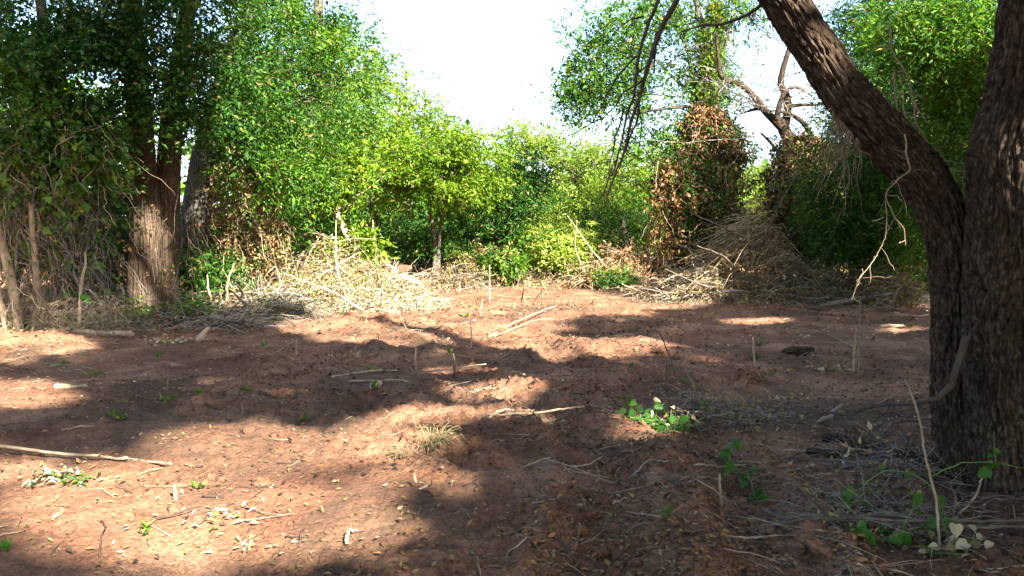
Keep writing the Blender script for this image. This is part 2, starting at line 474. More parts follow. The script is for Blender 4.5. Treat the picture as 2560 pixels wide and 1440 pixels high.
M = {}
M['soil'] = mat_soil("red_soil", 0.86)
M['clod'] = mat_soil("red_clod", 0.86)
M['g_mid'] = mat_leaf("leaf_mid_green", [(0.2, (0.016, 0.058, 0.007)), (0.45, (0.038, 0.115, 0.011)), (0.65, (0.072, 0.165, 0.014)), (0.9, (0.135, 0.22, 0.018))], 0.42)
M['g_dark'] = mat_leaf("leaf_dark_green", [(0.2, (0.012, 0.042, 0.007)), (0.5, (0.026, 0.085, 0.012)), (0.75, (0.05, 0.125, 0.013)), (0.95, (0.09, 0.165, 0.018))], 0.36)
M['g_yel'] = mat_leaf("leaf_yellow_green", [(0.2, (0.05, 0.115, 0.008)), (0.45, (0.10, 0.19, 0.012)), (0.7, (0.16, 0.25, 0.018)), (0.92, (0.23, 0.27, 0.03))], 0.48)
M['g_pale'] = mat_leaf("leaf_pale_green", [(0.2, (0.08, 0.15, 0.02)), (0.5, (0.14, 0.22, 0.03)), (0.8, (0.20, 0.28, 0.045))], 0.48)
M['g_blue'] = mat_leaf("leaf_grey_green", [(0.2, (0.025, 0.075, 0.018)), (0.5, (0.055, 0.13, 0.026)), (0.8, (0.11, 0.19, 0.03))], 0.45)
M['vine'] = mat_leaf("vine_leaf", [(0.2, (0.03, 0.09, 0.012)), (0.5, (0.055, 0.15, 0.018)), (0.8, (0.11, 0.22, 0.025))], 0.42, 0.4)
M['dead'] = mat_leaf("dead_leaf", [(0.2, (0.10, 0.05, 0.022)), (0.45, (0.20, 0.105, 0.045)), (0.7, (0.31, 0.19, 0.085)), (0.95, (0.42, 0.31, 0.17))], 0.25, 0.7, (1.1, 0.95, 0.7), 0.15)
M['rust'] = mat_leaf("rust_leaf", [(0.2, (0.05, 0.026, 0.014)), (0.5, (0.12, 0.060, 0.028)), (0.8, (0.24, 0.125, 0.055))], 0.25, 0.7, (1.1, 0.9, 0.6), 0.15)
M['orange'] = mat_leaf("withered_orange_leaf", [(0.2, (0.14, 0.065, 0.028)), (0.5, (0.29, 0.145, 0.06)), (0.8, (0.42, 0.25, 0.12))], 0.25, 0.7, (1.1, 0.9, 0.6), 0.15)
M['g_lime'] = mat_leaf("leaf_lime_green", [(0.2, (0.12, 0.19, 0.02)), (0.5, (0.20, 0.28, 0.04)), (0.8, (0.28, 0.34, 0.07))], 0.45)
M['humus'] = mat_leaf("rotted_leaf", [(0.2, (0.018, 0.012, 0.009)), (0.5, (0.04, 0.027, 0.019)), (0.8, (0.075, 0.05, 0.035))], 0.1, 0.8, (1, 1, 1), 0.1)
M['khaki'] = mat_leaf("wilted_leaf", [(0.2, (0.085, 0.073, 0.028)), (0.5, (0.17, 0.142, 0.052)), (0.8, (0.29, 0.24, 0.10))], 0.25, 0.7, (1.1, 1.0, 0.7), 0.15)
M['straw'] = mat_leaf("straw", [(0.2, (0.17, 0.12, 0.06)), (0.5, (0.31, 0.23, 0.125)), (0.8, (0.46, 0.37, 0.23))], 0.2, 0.7, (1.05, 1.0, 0.8), 0.15)
M['cream'] = mat_leaf("bleached_leaf", [(0.2, (0.26, 0.21, 0.12)), (0.5, (0.38, 0.32, 0.20)), (0.8, (0.50, 0.45, 0.32))], 0.2, 0.7, (1.0, 1.0, 0.9), 0.15)
M['bark'] = mat_bark("dark_furrowed_bark", (.045, .030, .019), (.014, .009, .006), (.135, .098, .066), 34, .17, .022)
M['bark_red'] = mat_bark("shaggy_brown_bark", (.08, .054, .036), (.028, .018, .012), (.16, .112, .075), 20, .10, .03)
M['bark_grey'] = mat_bark("grey_ridged_bark", (.12, .11, .095), (.05, .045, .038), (.22, .205, .18), 18, .14, .03)
M['bark_pale'] = mat_wood("pale_bark", [(0.3, (0.17, 0.12, 0.075)), (0.55, (0.30, 0.225, 0.145)), (0.8, (0.42, 0.34, 0.24))], 10, 0.3, 0.4)
M['wood'] = mat_wood("weathered_wood", [(0.3, (0.15, 0.105, 0.065)), (0.55, (0.29, 0.22, 0.145)), (0.8, (0.43, 0.35, 0.25))], 14, 1.0, 0.5)
M['twig'] = mat_wood("dry_twig", [(0.2, (0.10, 0.07, 0.045)), (0.5, (0.21, 0.155, 0.10)), (0.8, (0.36, 0.29, 0.20))], 12, 1.0, 0, 0.85, 0.5)
M['twig_grey'] = mat_wood("grey_twig", [(0.2, (0.07, 0.06, 0.05)), (0.5, (0.15, 0.13, 0.11)), (0.8, (0.28, 0.255, 0.22))], 12, 1.0, 0, 0.85, 0.5)
M['twig_dark'] = mat_wood("dark_twig", [(0.2, (0.028, 0.020, 0.014)), (0.5, (0.055, 0.04, 0.03)), (0.8, (0.10, 0.08, 0.06))], 12, 1.0, 0, 0.85, 0.3)
M['limb'] = mat_wood("limb_bark", [(0.3, (0.045, 0.034, 0.025)), (0.55, (0.09, 0.072, 0.055)), (0.8, (0.16, 0.135, 0.11))], 12, 0.6, 0.3)
M['stem_green'] = mat_wood("green_stem", [(0.3, (0.045, 0.10, 0.02)), (0.7, (0.10, 0.19, 0.04))], 20, 1.0, 0, 0.5)

# ------------------------------------------------------------------ ground
def build_ground():
    fine = np.linspace(math.radians(-47), math.radians(47), 420)
    coarse = np.linspace(math.radians(47), math.radians(313), 80)[1:-1]
    ang = np.concatenate([fine, coarse])                      # measured from +Y clockwise
    r = np.concatenate([np.linspace(0.4, 2.2, 14), np.geomspace(2.2, 13, 310)[1:], np.geomspace(13, 34, 90)[1:], np.geomspace(34, 900, 34)[1:]])
    A, Rr = np.meshgrid(ang, r)
    X, Y = Rr * np.sin(A), Rr * np.cos(A)
    Z = gz(X, Y)
    nA, nR = len(ang), len(r)
    idx = np.arange(nA * nR).reshape(nR, nA)
    q = np.stack([idx[:-1], idx[1:], np.roll(idx[1:], -1, 1), np.roll(idx[:-1], -1, 1)], -1).reshape(-1, 4)
    mb = MB(); V = np.stack([X, Y, Z], -1).reshape(-1, 3)
    c = len(V)
    V = np.vstack([V, [[0, 0, float(gz(0.0, 0.0))]]])
    mb.add(V, [(c, i, (i + 1) % nA) for i in range(nA)], q)
    o = mb.build("ground", M['soil'], smooth=True)
    tag(o, "bare rutted red soil of the clearing", kind="structure")
build_ground()

# ------------------------------------------------------------------ trees
def lit_mask(gx, gy):
    """where the ground of the clearing lies in sunlight: chosen patches, left open in the unseen crowns"""
    P = np.stack([gx, gy, np.zeros_like(gx)], -1)
    px, py, dep = project(P)
    n = (fbm(gx * 1.1 + 4, gy * 1.1 + 9, oct=3) - 0.5) * 1.7
    ok = np.zeros(len(gx), bool)
    for (cx, cy, rx, ry) in LIT:
        e = ((px - cx) / rx) ** 2 + ((py - cy) / ry) ** 2
        ok |= (e + n < 1.0) & (dep > 0)
    return ok
LIT = [(880, 725, 330, 45), (1100, 780, 400, 45), (1220, 742, 340, 16), (1450, 885, 260, 36), (1040, 828, 330, 42),
       (1200, 1000, 130, 34), (1130, 940, 90, 22), (1130, 1060, 260, 24), (700, 1150, 380, 66), (500, 1310, 480, 120),
       (140, 1205, 330, 40), (1000, 1230, 220, 45), (60, 1000, 140, 32), (70, 880, 140, 24), (-250, 860, 250, 70), (1605, 1072, 125, 62), (352, 800, 55, 18),
       (1900, 800, 90, 9), (1760, 905, 70, 8), (2250, 830, 60, 7), (1330, 950, 120, 14), (520, 960, 60, 10), (700, 1000, 70, 9), (-500, 800, 260, 60)]

def sun_hit(P):
    t = P[:, 2] / SUNV[2]
    return P[:, 0] - SUNV[0] * t, P[:, 1] - SUNV[1] * t

def canopy_keep(P):  # culls unseen crown leaves so the chosen sun patches stay open
    gx, gy = sun_hit(P)
    px, py, dep = project(P)
    infr = (dep > 0.2) & (px > -160) & (px < 2720) & (py > -60) & (py < 1500)
    return (~lit_mask(gx, gy)) & (gy < 14.0 + np.clip((-gx - 5.8) * 1.5, 0, 7) + np.clip((gx - 2.3) * 1.6, 0, 4) + 3.0 * (fbm(gx * 0.5, gy * 0.5, oct=2) - 0.5)) & ~infr

def ell_points(e, n):
    c, r = np.array(e[:3], float), np.array(e[3:6], float)
    d = rdir(n); rad = rng.uniform(0.15, 1.0, n) ** 0.45
    return c + d * rad[:, None] * r

def pe(px, py, rx, ry, Y, depth=None):
    """crown ellipsoid around a point seen at px,py and standing Y metres away"""
    c = at(px, py, Y); k = Y / FPX
    return (c[0], c[1], c[2], rx * k, depth if depth else 0.8 * rx * k, ry * k)

def crown_limbs(trunks, pts, r_tip=0.006, start=0.35, wig=0.08):
    """branches from the trunk(s) out to every clump; returns list of (path, radii)"""
    nodes = np.concatenate([t[int(len(t) * start):, :3] for t in trunks]); 
    nd = list(nodes); par = [-1] * len(nd); out = []
    cen = nodes.mean(0)
    order = np.argsort(((pts - cen) ** 2).sum(1))
    NA = np.array(nd)
    for i in order:
        p = pts[i]
        d = ((NA - p) ** 2).sum(1) + np.where(NA[:, 2] > p[2] + 0.2, 2.0, 0.0)
        j = int(d.argmin()); a = NA[j]
        L = np.linalg.norm(p - a)
        if L < 0.05: continue
        K = 6
        t = np.linspace(0, 1, K)[:, None]
        mid = (a + p) / 2 + np.array([0, 0, 0.12 * L]) + rng.normal(size=3) * wig * L
        path = (1 - t) ** 2 * a + 2 * t * (1 - t) * mid + t ** 2 * p
        path[1:-1] += rng.normal(size=(K - 2, 3)) * 0.025 * L
        out.append((path, L))
        NA = np.vstack([NA, path[2:]])
    return out

def make_tree(name, label, trunks, ells, leafmat, L=0.11, W=0.045, per=26, cr=0.45, m=7, spray=0.35, bark='limb', sides=10,
              group=None, cat="tree", droop=0.3, keep=None, limbs=True, start=0.35, amp=0.006, twigmat='limb', rmin=0.007, hang=0.0, jitter=0.35, void=.45):
    """trunks: list of rows (x,y,z,r); ells: list of (ellipsoid, clump count)"""
    if cat == "tree" and name != "shade_tree": L, W, per = L * .80, W * .82, int(per * 1.25)
    base = np.array(trunks[0][0][:3], float)
    root = thing(name, base, label, cat, group)
    paths = []
    for k, tr in enumerate(trunks):
        mb = MB(); tr = np.array(tr, float)
        ln = np.linalg.norm(np.diff(tr[:, :3], axis=0), axis=1).sum()
        S = bark_tube(mb, tr, max(12, int(ln * 9)), sides, amp=amp, seed=k * 3.1 + len(label), lump=0.10, flare=tr[0][3] * 0.25)
        mb.build("trunk", M[bark], root, base, smooth=sides < 40)
        paths.append(S)
    pts = np.concatenate([ell_points(e, n) for e, n in ells]) if ells else np.zeros((0, 3))
    if keep is None:
        def keep(Q):
            s = 1.25 if L < .125 else .8
            return fbm(Q[:, 0] * s + len(label), Q[:, 1] * s, Q[:, 2] * s * 1.25, oct=2) + rng.normal(size=len(Q)) * .05 > (void if cat == "tree" else .38)
    elif len(pts): pts = pts[keep(pts)]
    if len(pts) == 0: return root
    if limbs:
        br = crown_limbs(paths, pts, start=start)
        mb = MB()
        P = np.stack([b[0] for b in br]); Ls = np.array([b[1] for b in br])
        t = np.linspace(1, 0.3, P.shape[1])
        R = np.clip(0.011 * Ls ** 0.9, rmin, trunks[0][0][3] * 0.35)[:, None] * t[None]
        tubes(mb, P, R, 3)
        mb.build("branches", M[twigmat], root, base, smooth=True)["kind"] = "stuff"
    C = np.repeat(pts, per, 0) + rng.normal(size=(len(pts) * per, 3)) * cr * 0.70 * rng.uniform(.6, 1.35, len(pts)).repeat(per)[:, None] * np.array([1, 1, 0.62])
    C[:, 2] -= np.abs(rng.normal(size=len(C))) * hang
    C[:, 2] = np.maximum(C[:, 2], 0.12)
    D = unit(C - np.repeat(pts, per, 0)) + rdir(len(C), -0.1) * 0.7
    mb = MB()
    sprays(mb, C, D, spray, m, L, W, droop=droop, keep=keep, jitter=jitter)
    mb.build("crown", M[leafmat], root, base)
    return root

def tk(rows, Y):
    """trunk rows given as (px, py, radius[, depth]) at depth Y"""
    return [tuple(at(r[0], r[1], r[3] if len(r) > 3 else Y)) + (r[2],) for r in rows]

def ground_row(px, Y, r, sink=0.15):
    x = at(px, 600, Y)[0]
    return (x, Y, float(gz(x, Y)) - sink, r)

# --- the twin-trunked tree close by on the right -------------------------------------------------
def twin_tree():
    base = np.array([2.95, 4.25, 0.0]); base[2] = float(gz(base[0], base[1]))
    root = thing("twin_trunk_tree", base, "big dark furrowed tree with one leaning and one upright trunk", "tree")
    up = [(2.98, 4.12, -0.25, 0.37), (2.94, 4.12, 0.15, 0.295), (2.85, 4.10, 0.6, 0.245), (2.79, 4.08, 1.1, 0.232), (2.76, 4.05, 1.7, 0.23), (2.76, 4.03, 1.98, 0.243),
          (2.78, 4.0, 2.25, 0.218), (2.82, 4.0, 2.7, 0.20), (2.90, 4.0, 3.4, 0.19), (3.15, 4.0, 5.0, 0.165), (3.3, 4.1, 7.0, 0.12), (3.4, 4.0, 9.0, 0.05)]
    mb = MB(); S1 = bark_tube(mb, up[:9], 260, 160, amp=0.026, freq=52, stretch=5, seed=2.0, flare=0.06, lump=0.05)
    o = mb.build("trunk", M['bark'], root, base)
    mb = MB(); T1 = bark_tube(mb, up[8:], 60, 30, amp=0.019, seed=2.0); mb.build("upper_stem", M['bark'], o, base); S1 = np.vstack([S1, T1])
    ln = tk([(2440, 1330, 0.20, 4.35), (2412, 1150, 0.165, 4.40), (2395, 1000, 0.145, 4.42), (2388, 800, 0.128, 4.42), (2385, 680, 0.125, 4.42), (2362, 560, 0.125, 4.4), (2310, 450, 0.136, 4.4),
             (2215, 345, 0.136, 4.4), (2115, 235, 0.128, 4.4), (2046, 130, 0.118, 4.4), (1960, 0, 0.118, 4.4), (1860, -170, 0.11, 4.35), (1780, -420, 0.10, 4.3), (1760, -700, 0.08, 4.3), (1900, -1100, 0.04, 4.3)], 4.4)
    ln = [(*q[:3], q[3] * .88) for q in ln]
    mb = MB(); S2 = bark_tube(mb, ln[:12], 260, 120, amp=0.020, freq=58, stretch=5, seed=9.0, lump=0.06)
    o = mb.build("trunk", M['bark'], root, base)
    mb = MB(); T2 = bark_tube(mb, ln[11:], 40, 26, amp=0.014, seed=9.0); mb.build("upper_stem", M['bark'], o, base); S2 = np.vstack([S2, T2])
    # crown far overhead: out of the picture, cut to shape the shade and sun patches
    ells = [((3.2, 3.0, 7.2, 4.0, 4.0, 2.6), 150), ((6.0, 3.0, 8.0, 3.0, 4.0, 3.0), 120), ((1.0, 2.0, 6.0, 2.5, 3.0, 1.6), 60)]
    pts = np.concatenate([ell_points(e, n) for e, n in ells]); pts = pts[canopy_keep(pts)]
    br = crown_limbs([T1, T2], pts, start=0.2)
    ok = []
    for b in br:
        px, py, dep = project(b[0])
        ok.append(not np.any((dep > 0.2) & (py > -40) & (px > -100) & (px < 2660)))
    br = [b for b, k in zip(br, ok) if k]
    mb = MB(); P = np.stack([b[0] for b in br]); R = np.clip(0.012 * np.array([b[1] for b in br]), 0.008, 0.07)[:, None] * np.linspace(1, .3, 6)[None]
    tubes(mb, P, R, 6); mb.build("branches", M["bark"], root, base, smooth=True)["kind"] = "stuff"
    C = np.repeat(pts, 16, 0) + rng.normal(size=(len(pts) * 16, 3)) * 0.45
    mb = MB(); sprays(mb, C, rdir(len(C)), 0.4, 7, 0.20, 0.09, keep=canopy_keep); mb.build("crown", M['g_mid'], root, base)
    # bare drooping boughs hanging into the picture from the leaning trunk
    def bough(rows, r0, Y, sub=()):
        pts = np.array([at(a, b, Y) for a, b in rows]); r = np.linspace(r0, 0.0035, len(rows))
        S = smooth_path(np.column_stack([pts, r]), 40)
        S[1:, :3] += np.cumsum(rng.normal(size=(39, 3)) * 0.0025, 0)
        mb = MB(); tubes(mb, S[None, :, :3], S[None, :, 3], 7)
        for rw, r1 in sub:
            p2 = np.array([at(a, b, Y) for a, b in rw]); S2 = smooth_path(np.column_stack([p2, np.linspace(r1, 0.0018, len(rw))]), 16)
            S2[1:, :3] += np.cumsum(rng.normal(size=(15, 3)) * 0.003, 0)
            tubes(mb, S2[None, :, :3], S2[None, :, 3], 4)
        o = mb.build("branch", M['twig_dark'], root, base, smooth=True); mb = MB()
        # fine side twigs
        k = rng.integers(6, 39, 26); st = S[k, :3]
        en = st + np.column_stack([rng.normal(-0.05, 0.14, 26), rng.normal(0, 0.12, 26), rng.uniform(-0.32, 0.02, 26)])
        tubes(mb, wiggle(st, en, 7, 0.012), np.linspace(0.0035, 0.0012, 7)[None] * np.ones((26, 1)), 3)
        mb.build("twigs", M['twig_dark'], o, base, smooth=True)["kind"] = "stuff"
    bough([(1790, -300), (1740, -120), (1692, 0), (1650, 80), (1618, 170), (1600, 235), (1578, 300), (1560, 380), (1535, 440), (1510, 520)], 0.021, 4.35,
          [([(1600, 235), (1590, 300), (1572, 330), (1540, 410), (1523, 445)], 0.008), ([(1642, 80), (1646, 160), (1650, 185)], 0.008), ([(1560, 270), (1535, 375), (1528, 430)], 0.006),
           ([(1530, 420), (1515, 460), (1498, 500), (1480, 548)], 0.005), ([(1608, 200), (1560, 230), (1510, 290), (1400, 345)], 0.006), ([(1595, 230), (1605, 330), (1600, 400)], 0.005)])
    bough([(1750, -250), (1690, -120), (1645, 0), (1612, 70), (1592, 150), (1583, 240), (1565, 290), (1556, 350), (1538, 430), (1520, 450)], 0.014, 4.5,
          [([(1610, 40), (1565, 60), (1500, 120)], 0.006), ([(1592, 140), (1545, 190), (1500, 270), (1480, 300)], 0.006), ([(1585, 240), (1630, 235), (1700, 240)], 0.005)])
    bough([(1960, -60), (1900, 10), (1860, 40), (1800, 58), (1740, 60), (1690, 75)], 0.014, 4.6, [([(1860, 40), (1830, 20), (1790, 30)], 0.005), ([(1800, 58), (1780, 80), (1740, 95)], 0.004)])
    # dangling dead vines on the underside of the leaning trunk and on its outer side
    n = 46; st = np.array([at(2075 + 75 * u, 270 + 85 * u, 4.32) for u in rng.uniform(0, 1, n)])
    en = st + np.column_stack([rng.normal(-0.05, 0.1, n), rng.normal(0, 0.05, n), -rng.uniform(0.12, 0.5, n)])
    mb = MB(); tubes(mb, wiggle(st, en, 9, 0.010), np.linspace(0.003, 0.0012, 9)[None] * np.ones((n, 1)), 3)
    v = tag(mb.build("dead_vine", M['twig'], None, tuple(st.mean(0)), smooth=True), "fringe of pale dead tendrils under the leaning trunk", "vine")
    def line_vine(rows, r, Y, label, mat='twig'):
        p = np.array([at(a, b, Y) for a, b in rows]); S = smooth_path(np.column_stack([p, np.linspace(r, r * .5, len(rows))]), 46)
        S[:, :3] += np.cumsum(rng.normal(size=(46, 3)) * 0.0022, 0)
        mb = MB(); tubes(mb, S[None, :, :3], S[None, :, 3], 6)
        k = rng.integers(4, 44, 12); st = S[k, :3]; en = st + rng.normal(size=(12, 3)) * np.array([0.08, .05, .08])
        tubes(mb, wiggle(st, en, 6, 0.008), np.full((12, 6), r * .35), 3)
        return tag(mb.build("dead_vine", M[mat], None, tuple(S[0, :3]), smooth=True), label, "vine")
    line_vine([(2262, 335), (2270, 400), (2280, 430), (2240, 465), (2222, 495), (2240, 540), (2268, 572), (2278, 620)], 0.0055, 4.22, "grey vine crossing the middle of the leaning trunk")
    line_vine([(2215, 500), (2212, 560), (2195, 620), (2150, 690), (2120, 760)], 0.0035, 4.22, "thin bare vine slanting down below the leaning trunk")
    line_vine([(2225, 60), (2230, 130), (2262, 180), (2280, 250), (2290, 310), (2330, 380), (2365, 440), (2372, 500), (2350, 560)], 0.008, 4.5, "tan vine looping behind the leaning trunk to its bend")
    line_vine([(2235, 180), (2245, 250), (2270, 300), (2262, 200), (2255, 185)], 0.006, 4.55, "short looped tan vine above the leaning trunk")
    line_vine([(2330, 420), (2390, 430), (2440, 432)], 0.004, 4.6, "fine vine strung between the two trunks")
    # low bare branch curving out of the trunk base across the soil
    rows = [(2420, 840, 4.05), (2402, 900, 4.05), (2360, 985, 4.1), (2290, 1010, 4.3), (2190, 1015, 4.5), (2120, 1040, 4.6), (2050, 1035, 4.8), (1985, 1060, 5.0)]
    p = np.array([at(*r) for r in rows]); S = smooth_path(np.column_stack([p, np.linspace(0.022, 0.005, len(rows))]), 44); S[:, :3] += np.cumsum(rng.normal(size=(44, 3)) * 0.0025, 0)
    mb = MB(); tubes(mb, S[None, :, :3], S[None, :, 3], 8)
    k = rng.integers(14, 42, 9); st = S[k, :3]; en = st + np.column_stack([rng.normal(-.15, .1, 9), rng.normal(.05, .2, 9), rng.uniform(-.25, .05, 9)])
    tubes(mb, wiggle(st, en, 7, 0.012), np.linspace(.005, .002, 7)[None] * np.ones((9, 1)), 4)
    mb.build("low_branch", M['twig_dark'], root, base, smooth=True)
twin_tree()

# --- trees on the sunny side beyond the frame: unseen, crowns cut to shape the shade and sun patches ------------
OFF = [("tall shade tree with a broad crown standing beyond the twin trunks", (9.0, -3.0), 13.5, [((7.0, -3.0, 10.0, 4.5, 4.5, 3.6), 210)]),
       ("tall shade tree with a high crown behind the low bushy tree", (12.5, 1.5), 13.5, [((11.0, 0.5, 10.0, 4.5, 4.5, 3.6), 200)]),
       ("tall shade tree with a very wide crown by the open end of the clearing", (5.0, -11.0), 13.0, [((5.0, -10.0, 9.5, 5.0, 5.0, 4.0), 230)]),
       ("slim shade tree standing well outside the clearing past the twin trunks", (13.5, -6.5), 13.0, [((12.5, -6.0, 9.5, 4.5, 5.0, 4.0), 180)]),
       ("shade tree with hanging boughs at the open end of the clearing", (-1.0, -10.5), 13.0, [((-1.0, -8.5, 8.5, 4.5, 4.0, 3.5), 180)]),
       ("low spreading tree filling the gap beyond the twin trunks", (7.0, -2.0), 6.5, [((7.0, -2.4, 4.4, 3.0, 3.5, 2.6), 140)]),
       ("low bushy tree beyond the twin trunks towards the wilted brush", (11.0, 3.0), 7.0, [((10.5, 2.5, 4.2, 2.6, 3.5, 3.0), 140)]),
       ("very tall shade tree arching high over the clearing", (6.0, 0.0), 16.0, [((-1.0, 1.0, 13.0, 5.0, 4.5, 2.8), 360)]),
       ("round shade tree beside the far end of the wilted brush strip", (13.5, 8.0), 10.0, [((11.0, 6.8, 8.0, 4.0, 3.5, 3.0), 210)])]
for lab, (bx, by), h, ells in OFF:
    z0 = float(gz(bx, by))
    e0 = ells[0][0]
    tr = [(bx, by, z0 - 0.2, 0.28), (bx + 0.1, by, h * 0.3, 0.22), (bx + (e0[0] - bx) * 0.5, by + (e0[1] - by) * 0.5, h * 0.6, 0.16), (e0[0], e0[1], h * 0.9, 0.04)]
    make_tree("shade_tree", lab, [tr], ells, 'g_mid', L=0.33, W=0.16, per=10, cr=0.8, m=7, spray=0.55, keep=canopy_keep, group="unseen shade trees, crowns cut for sun patches", sides=10, start=0.5)

# --- left side -------------------------------------------------------------------------------------------
g = ground_row
make_tree("vine_clad_tree", "tree with a thick shaggy brown double trunk wrapped in dead vines beside the soil",
          [[g(362, 12.4, 0.36), *tk([(364, 700, .27), (362, 520, .235), (352, 330, .19), (335, 130, .165), (318, -30, .15), (300, -260, .10), (290, -480, .03)], 12.4)],
           [g(412, 12.7, 0.27), *tk([(412, 700, .21), (418, 520, .19), (428, 330, .17), (455, 120, .13), (490, -80, .10), (520, -300, .04)], 12.7)]],
          [(pe(150, -10, 260, 120, 12.0, 1.5), 60), (pe(430, 40, 200, 160, 11.8, 1.3), 62), (pe(560, 230, 130, 150, 12.2, 1.2), 48), (pe(500, 250, 110, 70, 11.8, .7), 16), (pe(300, -250, 400, 180, 12.4, 2.5), 70)],
          'g_dark', L=0.10, W=0.042, per=24, cr=0.33, spray=0.32, bark='bark_red', sides=60, amp=0.014, rmin=.006, void=.40)
make_tree("rough_grey_tree", "tree with a pale grey ridged leaning trunk just behind the shaggy double trunk",
          [[g(482, 14.5, 0.34), *tk([(486, 620, .27), (500, 460, .25), (540, 300, .22), (580, 160, .20), (640, -10, .17), (700, -200, .12), (740, -420, .04)], 14.5)]],
          [(pe(650, 60, 160, 130, 14.3, 1.3), 50), (pe(700, 260, 140, 140, 14.2, 1.2), 62), (pe(690, 430, 110, 75, 14, 1.0), 30), (pe(780, 130, 130, 130, 15, 1.3), 48), (pe(680, -150, 250, 120, 14.8, 2), 46)],
          'g_mid', L=0.11, W=0.042, per=24, cr=0.36, spray=0.36, bark='bark_grey', sides=56, amp=0.016, void=.42)
make_tree("hackberry_tree", "dense dark leafy tree hung with climbing vines above the pale saplings",
          [[g(150, 11.9, 0.16), *tk([(150, 640, .13), (140, 400, .11), (120, 150, .09), (90, -80, .06), (60, -300, .03)], 11.9)]],
          [(pe(80, 140, 150, 130, 11.2, 1.0), 58), (pe(200, 300, 130, 120, 11.3, .9), 44), (pe(60, 330, 120, 90, 11.0, .8), 32), (pe(230, 130, 110, 110, 11.4, .9), 40), (pe(-180, 150, 200, 250, 11.5, 1.4), 56), (pe(180, 500, 110, 90, 11.8, .7), 36), (pe(210, 640, 50, 90, 12.6, .4), 14)],
          'g_dark', L=0.085, W=0.05, per=26, cr=0.36, spray=0.28, m=6, void=.38)
make_tree("tall_ash_tree", "tall green tree rising behind the grey ridged trunk", 
          [[g(745, 19.5, 0.28), *tk([(750, 560, .22), (770, 350, .18), (790, 150, .14), (800, -80, .08), (810, -250, .03)], 19.5)]],
          [(pe(770, 120, 130, 160, 19.5, 1.6), 64), (pe(830, 250, 110, 110, 19, 1.3), 44), (pe(700, 300, 120, 130, 19, 1.3), 40), (pe(790, 420, 130, 90, 18.5, 1.2), 36)],
          'g_blue', L=0.13, W=0.055, per=24, cr=0.45, spray=0.42)
make_tree("leafy_elm_tree", "bright green tree sloping down to the open sky at the back of the clearing",
          [[g(930, 24, 0.24), *tk([(930, 560, .20), (920, 400, .16), (915, 250, .10), (910, 140, .04)], 24)]],
          [(pe(910, 200, 80, 90, 24, 1.4), 40), (pe(960, 280, 120, 90, 24, 1.6), 58), (pe(870, 330, 110, 110, 23.5, 1.4), 46), (pe(1060, 330, 70, 70, 25, 1.2), 26), (pe(960, 420, 140, 90, 23.5, 1.4), 42)],
          'g_yel', L=0.15, W=0.065, per=24, cr=0.5, spray=0.45)
make_tree("forked_shade_tree", "low spreading tree with two slender forked stems over a dark hollow",
          [[g(1086, 21.9, 0.085), *tk([(1086, 600, .065), (1076, 520, .055), (1070, 440, .05), (1058, 370, .03)], 21.9)],
           [g(1094, 21.9, 0.075), *tk([(1098, 600, .055), (1112, 500, .05), (1140, 440, .045), (1172, 390, .025)], 21.9)]],
          [(pe(1050, 400, 120, 70, 21.3, 1.5), 54), (pe(1150, 400, 110, 70, 21.5, 1.5), 46), (pe(1000, 440, 90, 40, 21, 1.1), 22), (pe(1150, 450, 90, 40, 21, 1.2), 22)],
          'g_yel', L=0.14, W=0.06, per=24, cr=0.42, spray=0.42, bark='limb')
make_tree("round_oak_tree", "rounded dark green tree standing beside the forked spreading tree",
          [[g(1246, 24, 0.16), *tk([(1246, 600, .12), (1250, 500, .10), (1255, 400, .05)], 24)]],
          [(pe(1255, 430, 110, 85, 24, 1.6), 64), (pe(1300, 480, 70, 80, 24, 1.2), 30), (pe(1200, 510, 100, 80, 23.5, 1.3), 40), (pe(1230, 600, 110, 60, 23.5, 1.2), 34)],
          'g_dark', L=0.14, W=0.06, per=26, cr=0.45, spray=0.42)
make_tree("thin_willow_tree", "pale feathery tree far behind the rounded dark tree",
          [[g(1400, 38, 0.25), *tk([(1400, 500, .2), (1390, 420, .15), (1370, 330, .06)], 38)]],
          [(pe(1330, 350, 90, 40, 38, 2), 40), (pe(1400, 400, 80, 60, 37, 2), 30), (pe(1290, 400, 60, 60, 38, 2), 26)],
          'g_pale', L=0.2, W=0.085, per=18, cr=0.7, spray=0.6)
make_tree("far_elm_tree", "light green far tree with a thick grey trunk behind the hanging boughs",
          [[g(1456, 33, 0.34), *tk([(1456, 560, .27), (1455, 500, .25), (1440, 440, .18), (1400, 400, .1)], 33)], [tuple(at(1455, 500, 33)) + (.2,), *tk([(1480, 430, .13), (1500, 360, .06)], 33)]],
          [(pe(1470, 390, 90, 70, 33, 2), 46), (pe(1500, 470, 90, 70, 32, 2), 44), (pe(1420, 490, 60, 60, 32, 1.6), 22), (pe(1370, 540, 70, 50, 32, 1.6), 24)],
          'g_pale', L=0.18, W=0.075, per=22, cr=0.6, spray=0.55, bark='bark_grey')
make_tree("sunlit_maple_tree", "sunlit yellow green tree behind the rust coloured brush pile",
          [[g(1620, 29, 0.2), *tk([(1620, 580, .15), (1600, 480, .1), (1580, 400, .04)], 29)]],
          [(pe(1590, 460, 80, 70, 29, 1.8), 48), (pe(1660, 480, 60, 90, 29, 1.5), 30), (pe(1620, 560, 60, 50, 28.5, 1.4), 22)],
          'g_yel', L=0.17, W=0.07, per=22, cr=0.55, spray=0.5)
